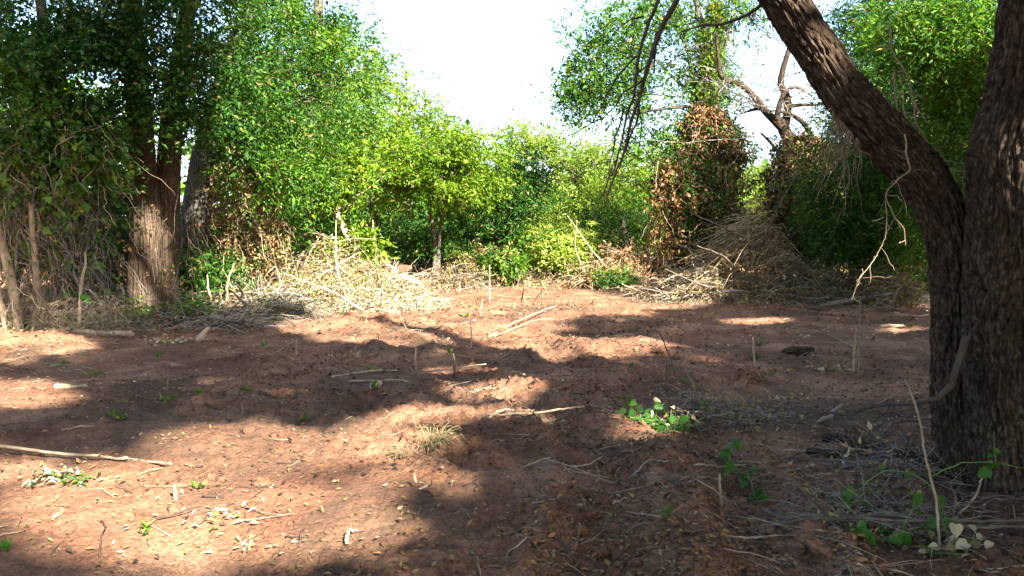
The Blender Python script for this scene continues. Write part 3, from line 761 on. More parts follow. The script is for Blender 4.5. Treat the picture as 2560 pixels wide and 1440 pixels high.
make_tree("dark_cedar_tree", "low dark bushy evergreen behind the rust coloured brush pile",
          [[g(1560, 27, 0.14), *tk([(1560, 600, .1), (1558, 540, .05)], 27)]],
          [(pe(1560, 550, 95, 60, 27, 1.4), 60), (pe(1520, 600, 60, 40, 26.5, 1.0), 20)], 'g_dark', L=0.13, W=0.05, per=26, cr=0.42, spray=0.38)
make_tree("pale_far_tree", "pale hazy tree seen between the two vine smothered trunks",
          [[g(1885, 36, 0.2), *tk([(1885, 540, .16), (1885, 460, .08)], 36)]],
          [(pe(1880, 450, 80, 60, 36, 2), 44), (pe(1890, 540, 80, 60, 35, 1.8), 34), (pe(1690, 400, 60, 60, 36, 2), 24)], 'g_pale', L=0.2, W=0.085, per=20, cr=0.65, spray=0.55)

# --- the open-crowned tree and the dead tree ------------------------------------------------------------
def limb_tree(name, label, Y, stems, ells, leafmat, bark, per, cr, L, W, twigs=0, **kw):
    base = np.array(stems[0][0][:3]); root = thing(name, base, label, "tree")
    S = []
    for k, st in enumerate(stems):
        mb = MB(); st = np.array(st, float); ln = np.linalg.norm(np.diff(st[:, :3], axis=0), axis=1).sum()
        st[1:, :3] += 0
        s = bark_tube(mb, st, max(14, int(ln * 10)), 12, amp=0.006, seed=k * 2.7, lump=0.12, flare=0.08 if k == 0 else 0)
        mb.build("trunk" if k == 0 else "limb", M[bark], root, base, smooth=True); S.append(s)
    if twigs:
        allp = np.concatenate([s[int(len(s) * (0.55 if k == 0 else 0.15)):] for k, s in enumerate(S)])
        i = rng.integers(0, len(allp), twigs); st = allp[i, :3]
        en = st + np.column_stack([rng.normal(0, .9, twigs), rng.normal(0, .6, twigs), rng.normal(.25, .55, twigs)])
        W1 = wiggle(st, en, 9, 0.035); mb = MB(); tubes(mb, W1, np.linspace(.016, .004, 9)[None] * rng.uniform(.6, 1.3, (twigs, 1)), 4)
        j = rng.integers(0, twigs, twigs * 4); kk = rng.integers(3, 9, twigs * 4); s2 = W1[j, kk]
        e2 = s2 + np.column_stack([rng.normal(0, .35, len(j)), rng.normal(0, .3, len(j)), rng.normal(.0, .28, len(j))])
        tubes(mb, wiggle(s2, e2, 6, 0.02), np.linspace(.007, .003, 6)[None] * np.ones((len(j), 1)), 3)
        mb.build("twigs", M["twig_grey"], root, base, smooth=True)["kind"] = "stuff"
    if ells:
        pts = np.concatenate([ell_points(e, n) for e, n in ells])
        br = crown_limbs(S, pts, start=0.3); P = np.stack([b[0] for b in br])
        R = np.clip(0.010 * np.array([b[1] for b in br]), 0.009, 0.05)[:, None] * np.linspace(1, .3, 6)[None]
        mb = MB(); tubes(mb, P, R, 4); mb.build("branches", M[bark], root, base, smooth=True)["kind"] = "stuff"
        C = np.repeat(pts, per, 0) + rng.normal(size=(len(pts) * per, 3)) * cr
        mb = MB(); sprays(mb, C, rdir(len(C)), 0.35, 6, L, W, **kw); mb.build("crown", M[leafmat], root, base)
    return root
Y = 22.0
limb_tree("open_crowned_tree", "tall tree with an open airy crown above a vine smothered trunk", Y,
          [[g(1765, Y, .30), *tk([(1765, 560, .24), (1763, 400, .20), (1760, 300, .17), (1772, 220, .15), (1765, 120, .12), (1745, 20, .09), (1740, -120, .05)], Y)],
           tk([(1757, 320, .08), (1752, 270, .07), (1738, 225, .06), (1725, 165, .045), (1712, 90, .03), (1690, 10, .02)], Y),
           tk([(1752, 285, .06), (1735, 268, .055), (1690, 268, .045), (1640, 275, .035), (1590, 282, .02)], Y - .5),
           tk([(1745, 240, .055), (1715, 222, .045), (1680, 190, .035), (1640, 150, .025), (1600, 120, .015)], Y + .3),
           tk([(1770, 190, .06), (1800, 140, .045), (1830, 60, .03), (1850, -40, .015)], Y)],
          [(pe(1520, 150, 110, 130, Y, 1.4), 44), (pe(1470, 230, 80, 60, Y, 1.0), 28), (pe(1620, 60, 140, 80, Y, 1.4), 30), (pe(1640, 240, 130, 110, Y, 1.4), 20), (pe(1750, 70, 120, 110, Y, 1.4), 18),
           (pe(1640, 350, 110, 60, Y, 1.2), 14), (pe(1800, 230, 60, 100, Y, 1.0), 9), (pe(1840, 30, 90, 60, Y, 1.2), 9), (pe(1770, 200, 25, 110, Y, .4), 16)],
          'g_mid', 'bark_grey', 24, 0.30, 0.11, 0.05, twigs=70)
Y = 21.0
limb_tree("dead_tree", "bare grey dead tree with crooked forked limbs rising from a vine smothered base", Y,
          [[g(1990, Y, .30), *tk([(1990, 560, .26), (1985, 420, .24), (1975, 360, .19), (1958, 318, .15), (1950, 295, .12)], Y)],
           tk([(1962, 325, .14), (1935, 300, .11), (1905, 268, .10), (1880, 235, .085), (1850, 212, .075), (1815, 200, .06), (1800, 185, .05), (1795, 140, .035), (1790, 80, .02)], Y),
           tk([(1958, 320, .13), (1968, 285, .11), (1966, 240, .10), (1952, 210, .09), (1958, 170, .075), (1975, 110, .055), (1980, 40, .035), (1985, -60, .02)], Y),
           tk([(1942, 300, .08), (1950, 260, .07), (1962, 232, .05), (1990, 218, .035), (2030, 240, .02)], Y - .3),
           tk([(1925, 285, .06), (1900, 272, .05), (1870, 278, .03), (1850, 285, .015)], Y + .2),
           tk([(1990, 390, .10), (2020, 375, .09), (2026, 340, .075), (2010, 310, .06), (1985, 290, .05), (1950, 278, .035)], Y - .2),
           tk([(1965, 405, .05), (1945, 380, .04), (1925, 355, .035), (1902, 332, .02)], Y - .2),
           tk([(1975, 265, .05), (2010, 262, .04), (2040, 262, .025), (2080, 255, .015)], Y)],
          [], 'g_blue', 'bark', 0, 0, 0, 0, twigs=110)

# --- right side ------------------------------------------------------------------------------------------
make_tree("evergreen_privet_tree", "dense dark green narrow leaved tree behind the leaning trunk",
          [[g(2214, 17.5, .17), *tk([(2214, 560, .13), (2210, 420, .11), (2200, 250, .09), (2200, 50, .05), (2200, -120, .02)], 17.5)], [g(2236, 17.6, .12), *tk([(2240, 560, .09), (2262, 400, .07), (2300, 250, .03)], 17.6)]],
          [(pe(2190, 200, 90, 140, 17, 1.2), 54), (pe(2130, 430, 90, 130, 16.8, 1.1), 56), (pe(2240, 420, 90, 130, 17.2, 1.1), 50), (pe(2180, 560, 130, 80, 16.8, 1.0), 44), (pe(2190, 30, 90, 90, 17, 1.3), 34)],
          'g_dark', L=0.13, W=0.034, per=26, cr=0.46, spray=0.42, droop=0.6, m=8, void=.34)
make_tree("drooping_leafy_tree", "bright drooping leafy tree between the leaning and upright trunks",
          [[g(2420, 14.0, .16), *tk([(2420, 600, .12), (2410, 400, .10), (2400, 150, .08), (2390, -100, .04)], 14)]],
          [(pe(2400, 110, 110, 140, 13.6, 1.2), 58), (pe(2420, 340, 90, 150, 14, 1.1), 52), (pe(2300, 60, 90, 90, 13.4, 1.0), 38), (pe(2540, 200, 100, 200, 14.2, 1.1), 36), (pe(2390, 530, 100, 100, 14.4, 1.0), 34)],
          'g_mid', L=0.115, W=0.038, per=30, cr=0.46, spray=0.40, droop=0.6, m=8, void=.36)
make_tree("small_oak_tree", "leafy tree filling the gap under the leaning trunk beside the evergreen",
          [[g(2330, 20, .15), *tk([(2330, 560, .11), (2320, 420, .08), (2310, 300, .03)], 20)]],
          [(pe(2300, 420, 110, 130, 20, 1.3), 54), (pe(2330, 570, 110, 80, 19.5, 1.2), 36), (pe(2060, 560, 60, 90, 20, 1.0), 22), (pe(2310, 250, 90, 90, 20, 1.2), 28), (pe(2200, 330, 130, 200, 20.5, 1.2), 50), (pe(2400, 120, 120, 160, 20, 1.2), 40)],
          'g_dark', L=0.14, W=0.05, per=26, cr=0.5, spray=0.42, void=.33)

# --- bushes -------------------------------------------------------------------------------------------
def bush(name, label, px, pyb, rx, ry, Y, n, leafmat, L=.12, W=.055, per=24, cr=.3, group=None, spray=.32):
    x = at(px, 600, Y)[0]; z0 = float(gz(x, Y)); k = Y / FPX
    cz = at(px, pyb, Y)[2]
    stems = []
    for s in range(3):
        a = rng.normal(size=2) * rx * k * .3
        stems.append([(x + .05 * s, Y, z0 - .1, .035), (x + a[0] * .5, Y + a[1] * .5, z0 + (cz - z0) * .6, .028), (x + a[0], Y + a[1], cz + ry * k * .4, .012)])
    return make_tree(name, label, stems, [((x, Y, cz, rx * k, rx * k * .7, ry * k), n)], leafmat, L, W, per, cr, 6, spray, sides=6, cat="bush", start=.1, amp=.002, group=group)
bush("sunlit_shrub", "rounded sunlit yellow green shrub in the middle of the back edge", 1395, 618, 105, 50, 24, 80, 'g_lime', L=.12, per=30, cr=.42)
bush("low_shrub", "small bright green bush at the foot of the rounded dark tree", 1262, 660, 38, 30, 22.5, 20, 'g_mid', cr=.2)
bush("low_shrub", "low grey green bush in front of the rust coloured brush pile", 1545, 693, 45, 10, 20.3, 14, 'g_blue', L=.08, cr=.12)
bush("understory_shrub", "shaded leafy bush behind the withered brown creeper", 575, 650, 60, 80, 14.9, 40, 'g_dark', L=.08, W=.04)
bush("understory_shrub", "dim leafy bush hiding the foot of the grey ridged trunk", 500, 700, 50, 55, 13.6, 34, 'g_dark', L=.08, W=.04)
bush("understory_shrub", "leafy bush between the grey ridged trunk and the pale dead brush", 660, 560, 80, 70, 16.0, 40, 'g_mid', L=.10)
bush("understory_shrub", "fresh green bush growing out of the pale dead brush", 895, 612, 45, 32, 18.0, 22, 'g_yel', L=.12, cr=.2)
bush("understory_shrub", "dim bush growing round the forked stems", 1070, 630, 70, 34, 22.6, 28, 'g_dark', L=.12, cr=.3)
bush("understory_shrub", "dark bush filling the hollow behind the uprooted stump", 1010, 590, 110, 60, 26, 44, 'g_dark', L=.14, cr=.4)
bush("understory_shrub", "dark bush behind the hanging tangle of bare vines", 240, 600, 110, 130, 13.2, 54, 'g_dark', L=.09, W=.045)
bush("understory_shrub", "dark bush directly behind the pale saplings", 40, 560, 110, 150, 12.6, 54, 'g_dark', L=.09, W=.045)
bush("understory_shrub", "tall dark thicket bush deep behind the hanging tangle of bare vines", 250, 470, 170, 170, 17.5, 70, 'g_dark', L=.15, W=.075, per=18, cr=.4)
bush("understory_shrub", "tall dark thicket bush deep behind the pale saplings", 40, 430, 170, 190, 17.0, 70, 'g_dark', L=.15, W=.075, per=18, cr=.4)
bush("understory_shrub", "dim bush behind the vine clad trunk", 400, 560, 130, 130, 16.5, 50, 'g_dark', L=.10, W=.05)
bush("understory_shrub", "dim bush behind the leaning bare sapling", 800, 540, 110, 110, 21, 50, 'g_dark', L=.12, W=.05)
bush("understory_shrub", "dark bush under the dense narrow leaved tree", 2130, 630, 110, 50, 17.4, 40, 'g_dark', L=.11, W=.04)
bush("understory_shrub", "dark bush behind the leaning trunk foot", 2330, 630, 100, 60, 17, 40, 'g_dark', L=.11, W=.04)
bush("understory_shrub", "leafy sprout beside the base of the vine clad trunk", 300, 790, 36, 24, 11.9, 14, 'vine', L=.08, W=.04, cr=.12, per=16)
bush("understory_shrub", "small green sprout hanging by the rotten log near the vine clad trunk", 480, 775, 20, 20, 12.0, 8, 'vine', L=.08, W=.035, cr=.10, per=14)
bush("understory_shrub", "grey green bush on the far bank below the forked tree", 1200, 655, 70, 36, 22.5, 30, 'khaki', L=.09, W=.04, cr=.25)

# --- the wood further back: one unbroken mass -----------------------------------------------------------
def far_wood():
    mb = MB(); tr = MB()
    for k in range(110):
        a = math.radians(rng.uniform(-62, 62)); r = rng.uniform(40, 62)
        x, y = r * math.sin(a), r * math.cos(a)
        px = 1280 + FPX * x / y
        top = np.interp(px, [-2000, 600, 900, 1150, 1300, 1500, 1700, 1950, 2100, 2400, 5000], [13, 13, 8.5, 6.5, 5.2, 5.2, 5.4, 5.4, 8, 13, 13]) * rng.uniform(.75, 1.02)
        h = top
        C = np.column_stack([rng.normal(x, 1.5, 60), rng.normal(y, 1.5, 60), h * rng.uniform(0.04, .95, 60)])
        C = np.repeat(C, 3, 0) + rng.normal(size=(180, 3)) * .5
        C[:, 2] = np.clip(C[:, 2], .2, h)
        sprays(mb, C, rdir(len(C)), .6, 4, .62, .32)
        tubes(tr, np.array([[[x, y, -.2], [x + .2, y, h * .4], [x, y + .2, h * .9]]]), np.array([[.2, .14, .04]]), 6)
    root = thing("distant_wood", (0, 50, 0), "continuous green wood closing the view behind the clearing", "wood")
    root["kind"] = "stuff"
    o = mb.build("foliage", M['g_mid'], root, (0, 50, 0)); o["kind"] = "stuff"
    o = tr.build("trunks", M['limb'], root, (0, 50, 0), smooth=True); o["kind"] = "stuff"
far_wood()

# ------------------------------------------------------------------ dead wood, brush, vines
def one_tube(P, R, n=24, sides=7, wob=0.0):
    S = smooth_path(np.column_stack([np.asarray(P, float), np.asarray(R, float)]), n)
    if wob: S[1:-1, :3] += (lambda w: w - np.linspace(0, 1, n - 2)[:, None] * w[-1])(np.cumsum(rng.normal(size=(n - 2, 3)) * wob, 0))
    mb = MB(); tubes(mb, S[None, :, :3], S[None, :, 3], sides)
    return mb, S

def vine_mass(label, px, Y, z0, z1, r0, r1, leafmats, ntw=420, nl=2600, L=.09, W=.05, lean=0.0, tr=1.0):
    """vines and dead leaves smothering a trunk"""
    x = at(px, 600, Y)[0]; base = (x, Y, float(gz(x, Y)))
    root = thing("vine_mass", base, label, "vine")
    def shell(n, lo=.45):
        t = rng.uniform(0, 1, n) ** 0.9; th = rng.uniform(0, 2 * math.pi, n)
        z = z0 + (z1 - z0) * t
        rr = np.interp(t, [0, .3, .75, 1], [r0 * .9, r0, r1, r1 * .5]) * (0.12 + 1.9 * fbm(np.cos(th) * 2 + z, np.sin(th) * 2, z * 1.3, oct=2)) * rng.uniform(lo, 1.05, n)
        return np.column_stack([x + lean * t + .22 * r0 * np.sin(z * 2.1 + px) + rr * np.cos(th), Y + rr * np.sin(th), z])
    st = shell(ntw); en = st + np.column_stack([rng.normal(0, .25, ntw), rng.normal(0, .2, ntw), -rng.uniform(.1, 1.1, ntw)])
    en[:, 2] = np.maximum(en[:, 2], gz(en[:, 0], en[:, 1]))
    mb = MB(); tubes(mb, wiggle(st, en, 7, .03), np.linspace(.009, .004, 7)[None] * tr * rng.uniform(.5, 1.2, (ntw, 1)), 3)
    mb.build("stems", M['twig'], root, base, smooth=True)["kind"] = "stuff"
    for mat, share in leafmats:
        n = int(nl * share); c = shell(n, .6); d = rdir(n, -.3)
        mb = MB(); sprays(mb, c, d, .2, 5, L, W, droop=.4, jitter=.6); mb.build("leaves", M[mat], root, base)["kind"] = "stuff"
    return root

def brush(label, px, Y, rx, ry, h, ntw, nl, leafmats, twig='twig', L=.07, W=.03, nb=6, flow=None, lng=(.35, 1.2), tr=1.0, br=.03):
    """a heap of cut branches, twigs and withered leaves"""
    x = at(px, 600, Y)[0]; b0 = float(gz(x, Y)); base = (x, Y, b0)
    root = thing("brush_pile", base, label, "brush pile")
    def inside(n, top=.35):
        a = rng.uniform(0, 2 * math.pi, n); q = np.sqrt(rng.uniform(0, 1, n))
        X, Yy = x + rx * q * np.cos(a), Y + ry * q * np.sin(a)
        hh = h * np.clip(1 - q ** 2, 0, 1) ** .7 * (.55 + .9 * fbm(X * 1.4 + 3, Yy * 1.4, oct=2))
        return np.column_stack([X, Yy, gz(X, Yy) + hh * rng.uniform(top, 1, n)])
    st = inside(ntw, .1); d = rng.normal(size=(ntw, 3)); d[:, 2] = d[:, 2] * .45 + .1
    if flow is not None: d = d * .55 + np.asarray(flow)
    ln = rng.uniform(*lng, ntw)[:, None]
    en = st + unit(d) * ln; en[:, 2] = np.maximum(en[:, 2], gz(en[:, 0], en[:, 1]) + .02)
    W1 = wiggle(st, en, 4, .03); W1[..., 2] -= (np.linspace(0, 1, 4) ** 2)[None] * (.25 * ln)
    W1[..., 2] = np.maximum(W1[..., 2], gz(W1[..., 0], W1[..., 1]) + .01)
    mb = MB(); tubes(mb, W1, np.linspace(.009, .0035, 4)[None] * tr * rng.uniform(.5, 1.4, (ntw, 1)), 3)
    mb.build("twigs", M[twig], root, base, smooth=True)["kind"] = "stuff"
    for k in range(nb):
        s = inside(1, .1)[0]; d = rng.normal(size=3); d[2] = abs(d[2]) * .5; d[1] *= .6
        if flow is not None: d = d * .6 + np.asarray(flow) * 1.2
        e = s + unit(d) * rng.uniform(.7, 1.5) * max(rx, .6); e[2] = max(e[2], float(gz(e[0], e[1])) + .04)
        s[2] = max(float(gz(s[0], s[1])) + .03, s[2] * .6)
        m = (s + e) / 2 + rng.normal(size=3) * .12
        m[2] = max(m[2], float(gz(m[0], m[1])) + .05)
        mb, S = one_tube([s, m, e], [br, br * .75, br * .35], 18, 7, .006)
        mb.build("branch", M['wood' if twig == 'twig' else 'limb'], root, base, smooth=True)
    for mat, share in leafmats:
        n = int(nl * share * .78); c = inside(n, .3); i = rng.integers(0, ntw, n); kk = rng.integers(0, 4, n)
        c = np.where((rng.uniform(size=n) < .6)[:, None], W1[i, kk], c)
        mb = MB(); sprays(mb, c, rdir(n, -.2), .16, 4, L, W, droop=.4, jitter=.7); mb.build("leaves", M[mat], root, base)["kind"] = "stuff"
    return root

# vine masses on the two smothered trunks, dry vines over the left trunks
vine_mass("brown dead vine mass smothering the trunk of the open crowned tree", 1758, 21.6, .1, 4.9, 1.15, .95, [('rust', .18), ('humus', .24), ('dead', .08), ('g_dark', .5)], 620, 7600)
vine_mass("rust coloured vine mass smothering the base of the dead tree", 1992, 20.4, .1, 4.2, .8, .8, [('rust', .36), ('humus', .3), ('dead', .16), ('g_dark', .18)], 480, 5400)
vine_mass("rust brown crown of dead creeper capping the smothered trunk", 1765, 21.4, 3.3, 5.2, .6, .5, [('orange', .25), ('rust', .75)], 120, 700)
vine_mass("orange withered vine hanging between the rust pile and the smothered trunk", 1672, 21.2, .5, 3.6, .42, .4, [('orange', .75), ('g_yel', .25)], 160, 900)
vine_mass("curtain of dry brown vines around the shaggy double trunk", 430, 12.35, .1, 4.0, .42, .36, [('dead', .5), ('g_dark', .5)], 70, 110, L=.05, W=.025, tr=.42)
vine_mass("withered brown creeper hanging between the grey ridged trunk and the pale brush", 615, 14.6, .5, 3.4, .55, .5, [('dead', .5), ('khaki', .5)], 320, 1500, L=.07, W=.035)
vine_mass("green creeper clinging to the upper trunk of the open crowned tree", 1770, 21.8, 4.8, 8.2, .32, .28, [('g_yel', .8), ('khaki', .2)], 120, 800)
vine_mass("dead brown creeper on the stem of the dense narrow leaved tree", 2215, 17.2, .2, 3.2, .3, .26, [('dead', .7), ('khaki', .3)], 160, 500)

# heaps of brush
brush("pale dead brush heap beside the green thicket", 720, 15.6, 1.35, .9, 1.05, 520, 5200, [('straw', .58), ('dead', .14), ('khaki', .1), ('g_yel', .18)], L=.06)
brush("tall pale brush heap against the leaning bare sapling", 850, 17.2, 1.3, .9, 1.3, 520, 5000, [('straw', .66), ('dead', .16), ('g_yel', .18)], L=.065)
brush("bleached brush heap around the uprooted stump", 955, 17.6, .9, .6, .5, 320, 1600, [('straw', .6), ('dead', .4)], L=.06)
brush("low bleached litter heap with pale logs on the sunlit soil", 890, 15.2, 1.9, .6, .24, 420, 2400, [('cream', .6), ('straw', .4)], L=.06, nb=5)
brush("low grey green brush heap at the edge of shade by the rotten log", 655, 13.5, .85, .5, .55, 600, 1500, [('khaki', .45), ('g_mid', .35), ('straw', .2)], twig='twig_grey', L=.05, W=.022)
brush("small dry brush heap under the understory bush by the grey ridged trunk", 560, 13.3, .6, .4, .5, 360, 600, [('dead', .5), ('khaki', .5)], L=.05)
brush("rust coloured brush pile in front of the dark evergreen bush", 1570, 21.8, 1.45, .9, 1.15, 460, 3800, [('orange', .6), ('dead', .3), ('straw', .1)], L=.08, W=.035)
brush("large arching heap of bare grey boughs between the smothered trunks", 1890, 17.4, 1.5, .8, 2.05, 1100, 4200, [('khaki', .35), ('dead', .25), ('straw', .4)], twig='straw', flow=(-.75, -.25, -.12), lng=(.5, 1.5), nb=9, L=.06)
brush("wide low skirt of withered brush below the arching boughs", 1800, 16.8, 1.3, .6, .7, 480, 3400, [('khaki', .75), ('dead', .25)], twig='twig_grey', L=.06, W=.028)
brush("withered olive brush heap between the arching boughs and the crossed logs", 2020, 16.8, 1.1, .6, .95, 600, 3200, [('khaki', .85), ('g_blue', .15)], twig='twig_grey', L=.06, W=.026)
brush("rounded wilted brush heap over the crossed logs", 2180, 16.6, 1.0, .55, 1.1, 520, 3200, [('khaki', .8), ('dead', .2)], twig='twig_grey', L=.065, W=.026)
brush("low wilted brush strip beside the pale log near the leaning trunk", 2310, 17.2, 1.1, .5, .8, 400, 2200, [('khaki', .6), ('g_blue', .4)], twig='twig_grey', L=.06)
brush("small tan clump of dry brush on the soil in front of the wilted skirt", 1632, 18.0, .38, .3, .42, 220, 700, [('dead', .5), ('straw', .5)], L=.06, nb=2)
brush("low tangle of broken sticks beside the small tan clump", 1730, 17.3, .7, .4, .22, 260, 420, [('dead', .6), ('khaki', .4)], nb=5)
brush("grey brush heap under the forked spreading tree", 1120, 21.6, 1.0, .6, .5, 300, 1400, [('khaki', .6), ('dead', .4)], twig='twig_grey', L=.08)
brush("low dry stubble heap in front of the sunlit shrub", 1340, 23.2, 1.2, .5, .25, 240, 1000, [('straw', .55), ('g_yel', .25), ('dead', .2)], L=.07)
brush("fallen twig mat beside the green sprig on the shaded soil", 1790, 5.9, .6, .5, .10, 330, 420, [('khaki', .5), ('dead', .5)], twig='twig_grey', L=.035, W=.018, nb=2, lng=(.1, .4), br=.006, tr=.32)
brush("twig mat at the foot of the twin trunks", 2290, 4.55, .5, .35, .08, 300, 130, [('dead', .7), ('straw', .3)], twig='twig_grey', L=.04, W=.02, nb=2, lng=(.1, .4), br=.006, tr=.32)
brush("tangle of thin grey shoots under the grey forked stick", 2250, 3.65, .42, .28, .14, 200, 70, [('khaki', .4), ('vine', .6)], twig='twig_grey', L=.03, W=.016, nb=3, lng=(.12, .5), br=.004, tr=.24)
brush("tangle of dry twigs strewn at the foot of the shaggy double trunk", 470, 12.0, 1.0, .35, .22, 420, 420, [('straw', .4), ('dead', .6)], twig='twig_grey', L=.05, nb=3, br=.014)

# tangle of bare vines at the far left, and a dense mat by the soil edge
def tangle(label, px0, px1, py0, py1, Y, n, mat, leafmats=(), r=.006, hang=1.0):
    c = at((px0 + px1) / 2, 700, Y); base = (c[0], Y, float(gz(c[0], Y)))
    root = thing("vine_tangle", base, label, "vine")
    k = Y / FPX; w = (px1 - px0) * k
    z_lo, z_hi = at(0, py1, Y)[2], at(0, py0, Y)[2]
    x = c[0] + rng.uniform(-.5, .5, n) * w; y = Y + rng.normal(0, .35, n)
    z = z_lo + (z_hi - z_lo) * rng.uniform(.05, 1, n)
    st = np.column_stack([x, y, z]); en = st + np.column_stack([rng.normal(0, .35, n), rng.normal(0, .2, n), -rng.uniform(.1, 1.3, n) * hang])
    en[:, 2] = np.maximum(en[:, 2], gz(en[:, 0], en[:, 1]))
    P = wiggle(st, en, 9, .04); P[..., 2] = np.maximum(P[..., 2], gz(P[..., 0], P[..., 1]))
    mb = MB(); tubes(mb, P, np.linspace(1.1, .55, 9)[None] * r * rng.uniform(.4, 1.3, (n, 1)), 3)
    mb.build("stems", M[mat], root, base, smooth=True)["kind"] = "stuff"
    for m_, cnt, L, W in leafmats:
        i = rng.integers(0, n, cnt); kk = rng.integers(0, 9, cnt)
        mb = MB(); sprays(mb, P[i, kk], rdir(cnt, -.2), .15, 4, L, W, droop=.4, jitter=.6); mb.build("leaves", M[m_], root, base)["kind"] = "stuff"
tangle("thick tangle of tan bare vines around the pale saplings", -60, 140, 420, 830, 11.1, 470, 'twig', [('vine', 70, .09, .065), ('dead', 120, .07, .04)])
tangle("hanging tangle of bare vines between the saplings and the shaggy trunk", 120, 270, 430, 815, 11.4, 300, 'twig_grey', [('vine', 90, .09, .065), ('dead', 120, .06, .035)], r=.0042)
tangle("shaded mat of grey vines beside the shaggy trunk", 215, 310, 480, 815, 12.7, 330, 'twig_grey', [('vine', 60, .08, .055)])
tangle("heart leaved vine sprawling over the top of the tan tangle", -40, 300, 250, 480, 11.0, 300, 'twig', [('vine', 330, .10, .085), ('g_yel', 120, .10, .08)], hang=.6)
tangle("dry grassy fringe in front of the tan tangle", 60, 330, 740, 830, 10.9, 420, 'twig', [('straw', 130, .06, .012), ('vine', 25, .05, .02)], r=.004, hang=.3)

# saplings at the left
def sapling(label, rows, Y, mat='bark_pale', name="sapling", forks=()):
    P = [(lambda q: (q[0], Y, float(gz(q[0], Y)) - .08, rows[0][2]))(at(rows[0][0], rows[0][1], Y))] + tk(rows[1:], Y)
    mb = MB(); S = bark_tube(mb, P, 60, 14, amp=.003, freq=60, seed=rows[0][0] * .1, lump=.12)
    base = np.array(P[0][:3]); root = thing(name, base, label, "tree")
    mb.build("trunk", M[mat], root, base, smooth=True)
    for fr in forks:
        mb, _ = one_tube(np.array([at(a, b, Y) for a, b, _r in fr]), [q[2] for q in fr], 18, 7, .008)
        mb.build("branch", M[mat], root, base, smooth=True)
    return root, S
sapling("thick pale curved sapling trunk standing at the log end", [(50, 850, .075), (42, 780, .062), (25, 690, .058), (5, 610, .054), (-20, 500, .05), (-40, 400, .04)], 10.75)
sapling("slender reddish tan sapling behind the thick pale sapling", [(103, 840, .062), (98, 760, .045), (90, 680, .04), (82, 580, .035), (76, 500, .032), (62, 440, .026), (20, 400, .012)], 10.9)
sapling("thin pale sapling on the outer side of the thick pale sapling", [(18, 848, .032), (8, 790, .03), (-4, 720, .025), (-30, 640, .02)], 10.7)
sapling("thin crooked dry stem standing in the vine tangle", [(195, 832, .028), (200, 760, .022), (205, 700, .02), (214, 660, .015), (212, 630, .008)], 10.9)
r_, S_ = sapling("leaning bare tan sapling rising out of the pale brush", [(930, 700, .10), (900, 650, .085), (868, 590, .075), (845, 540, .065), (826, 500, .055), (828, 482, .04), (838, 470, .02)], 17.8,
                 forks=[[(830, 505, .035), (815, 488, .025), (795, 470, .012)], [(840, 530, .03), (870, 500, .02), (905, 480, .012), (960, 440, .006)], [(835, 515, .022), (860, 520, .014), (900, 500, .007)]])
pts = np.concatenate([ell_points(pe(850, 425, 65, 40, 17.6, .6), 26), ell_points(pe(790, 460, 60, 40, 17.6, .6), 18)])
C_ = np.repeat(pts, 18, 0) + rng.normal(size=(len(pts) * 18, 3)) * .25
mb = MB(); sprays(mb, C_, rdir(len(C_)), .34, 7, .12, .05, droop=.4); mb.build("crown", M['g_yel'], r_, tuple(r_.location))
br = crown_limbs([S_], pts, start=.7); mb = MB(); tubes(mb, np.stack([b[0] for b in br]), np.full((len(br), 6), .008), 4); mb.build("branches", M['twig'], r_, tuple(r_.location))["kind"] = "stuff"

# uprooted stump on the bank
def stump():
    b = gp(1000, 700); Y = b[1]
    Y = 18.6; c = at(945, 660, Y); base = np.array([c[0], Y, float(gz(c[0], Y))])
    root = thing("uprooted_stump", base, "uprooted stump with splintered snag and splayed roots on the soil bank", "stump")
    mb = MB(); bark_tube(mb, tk([(905, 615, .05), (950, 652, .065), (1000, 685, .07), (1055, 712, .05)], Y), 40, 18, amp=.006, lump=.15, seed=4); mb.build("trunk", M['bark_pale'], root, base, smooth=True)
    mb = MB(); bark_tube(mb, tk([(950, 690, .13), (942, 650, .11), (937, 610, .06), (933, 575, .025), (932, 550, .008)], Y), 36, 12, amp=.008, lump=.2, seed=6); mb.build("snag", M['bark_pale'], root, base, smooth=True)
    mb = MB(); bark_tube(mb, tk([(910, 655, .05), (935, 672, .06), (960, 655, .045)], Y - .2), 20, 10, amp=.004, lump=.2, seed=8); mb.build("broken_limb", M['wood'], root, base, smooth=True)
    for k in range(22):
        a = rng.uniform(-.3, math.pi + .3); s = at(948, 668, Y); ln = rng.uniform(.25, .7)
        e = s + np.array([math.cos(a) * ln, rng.normal(0, .2), math.sin(a) * ln * .8])
        mb, _ = one_tube([s, (s + e) / 2 + rng.normal(size=3) * .06, e], [.022, .012, .004], 12, 5, .008); mb.build("root", M['bark_red' if k % 3 == 0 else 'twig'], root, base, smooth=True)
    return root
stump()

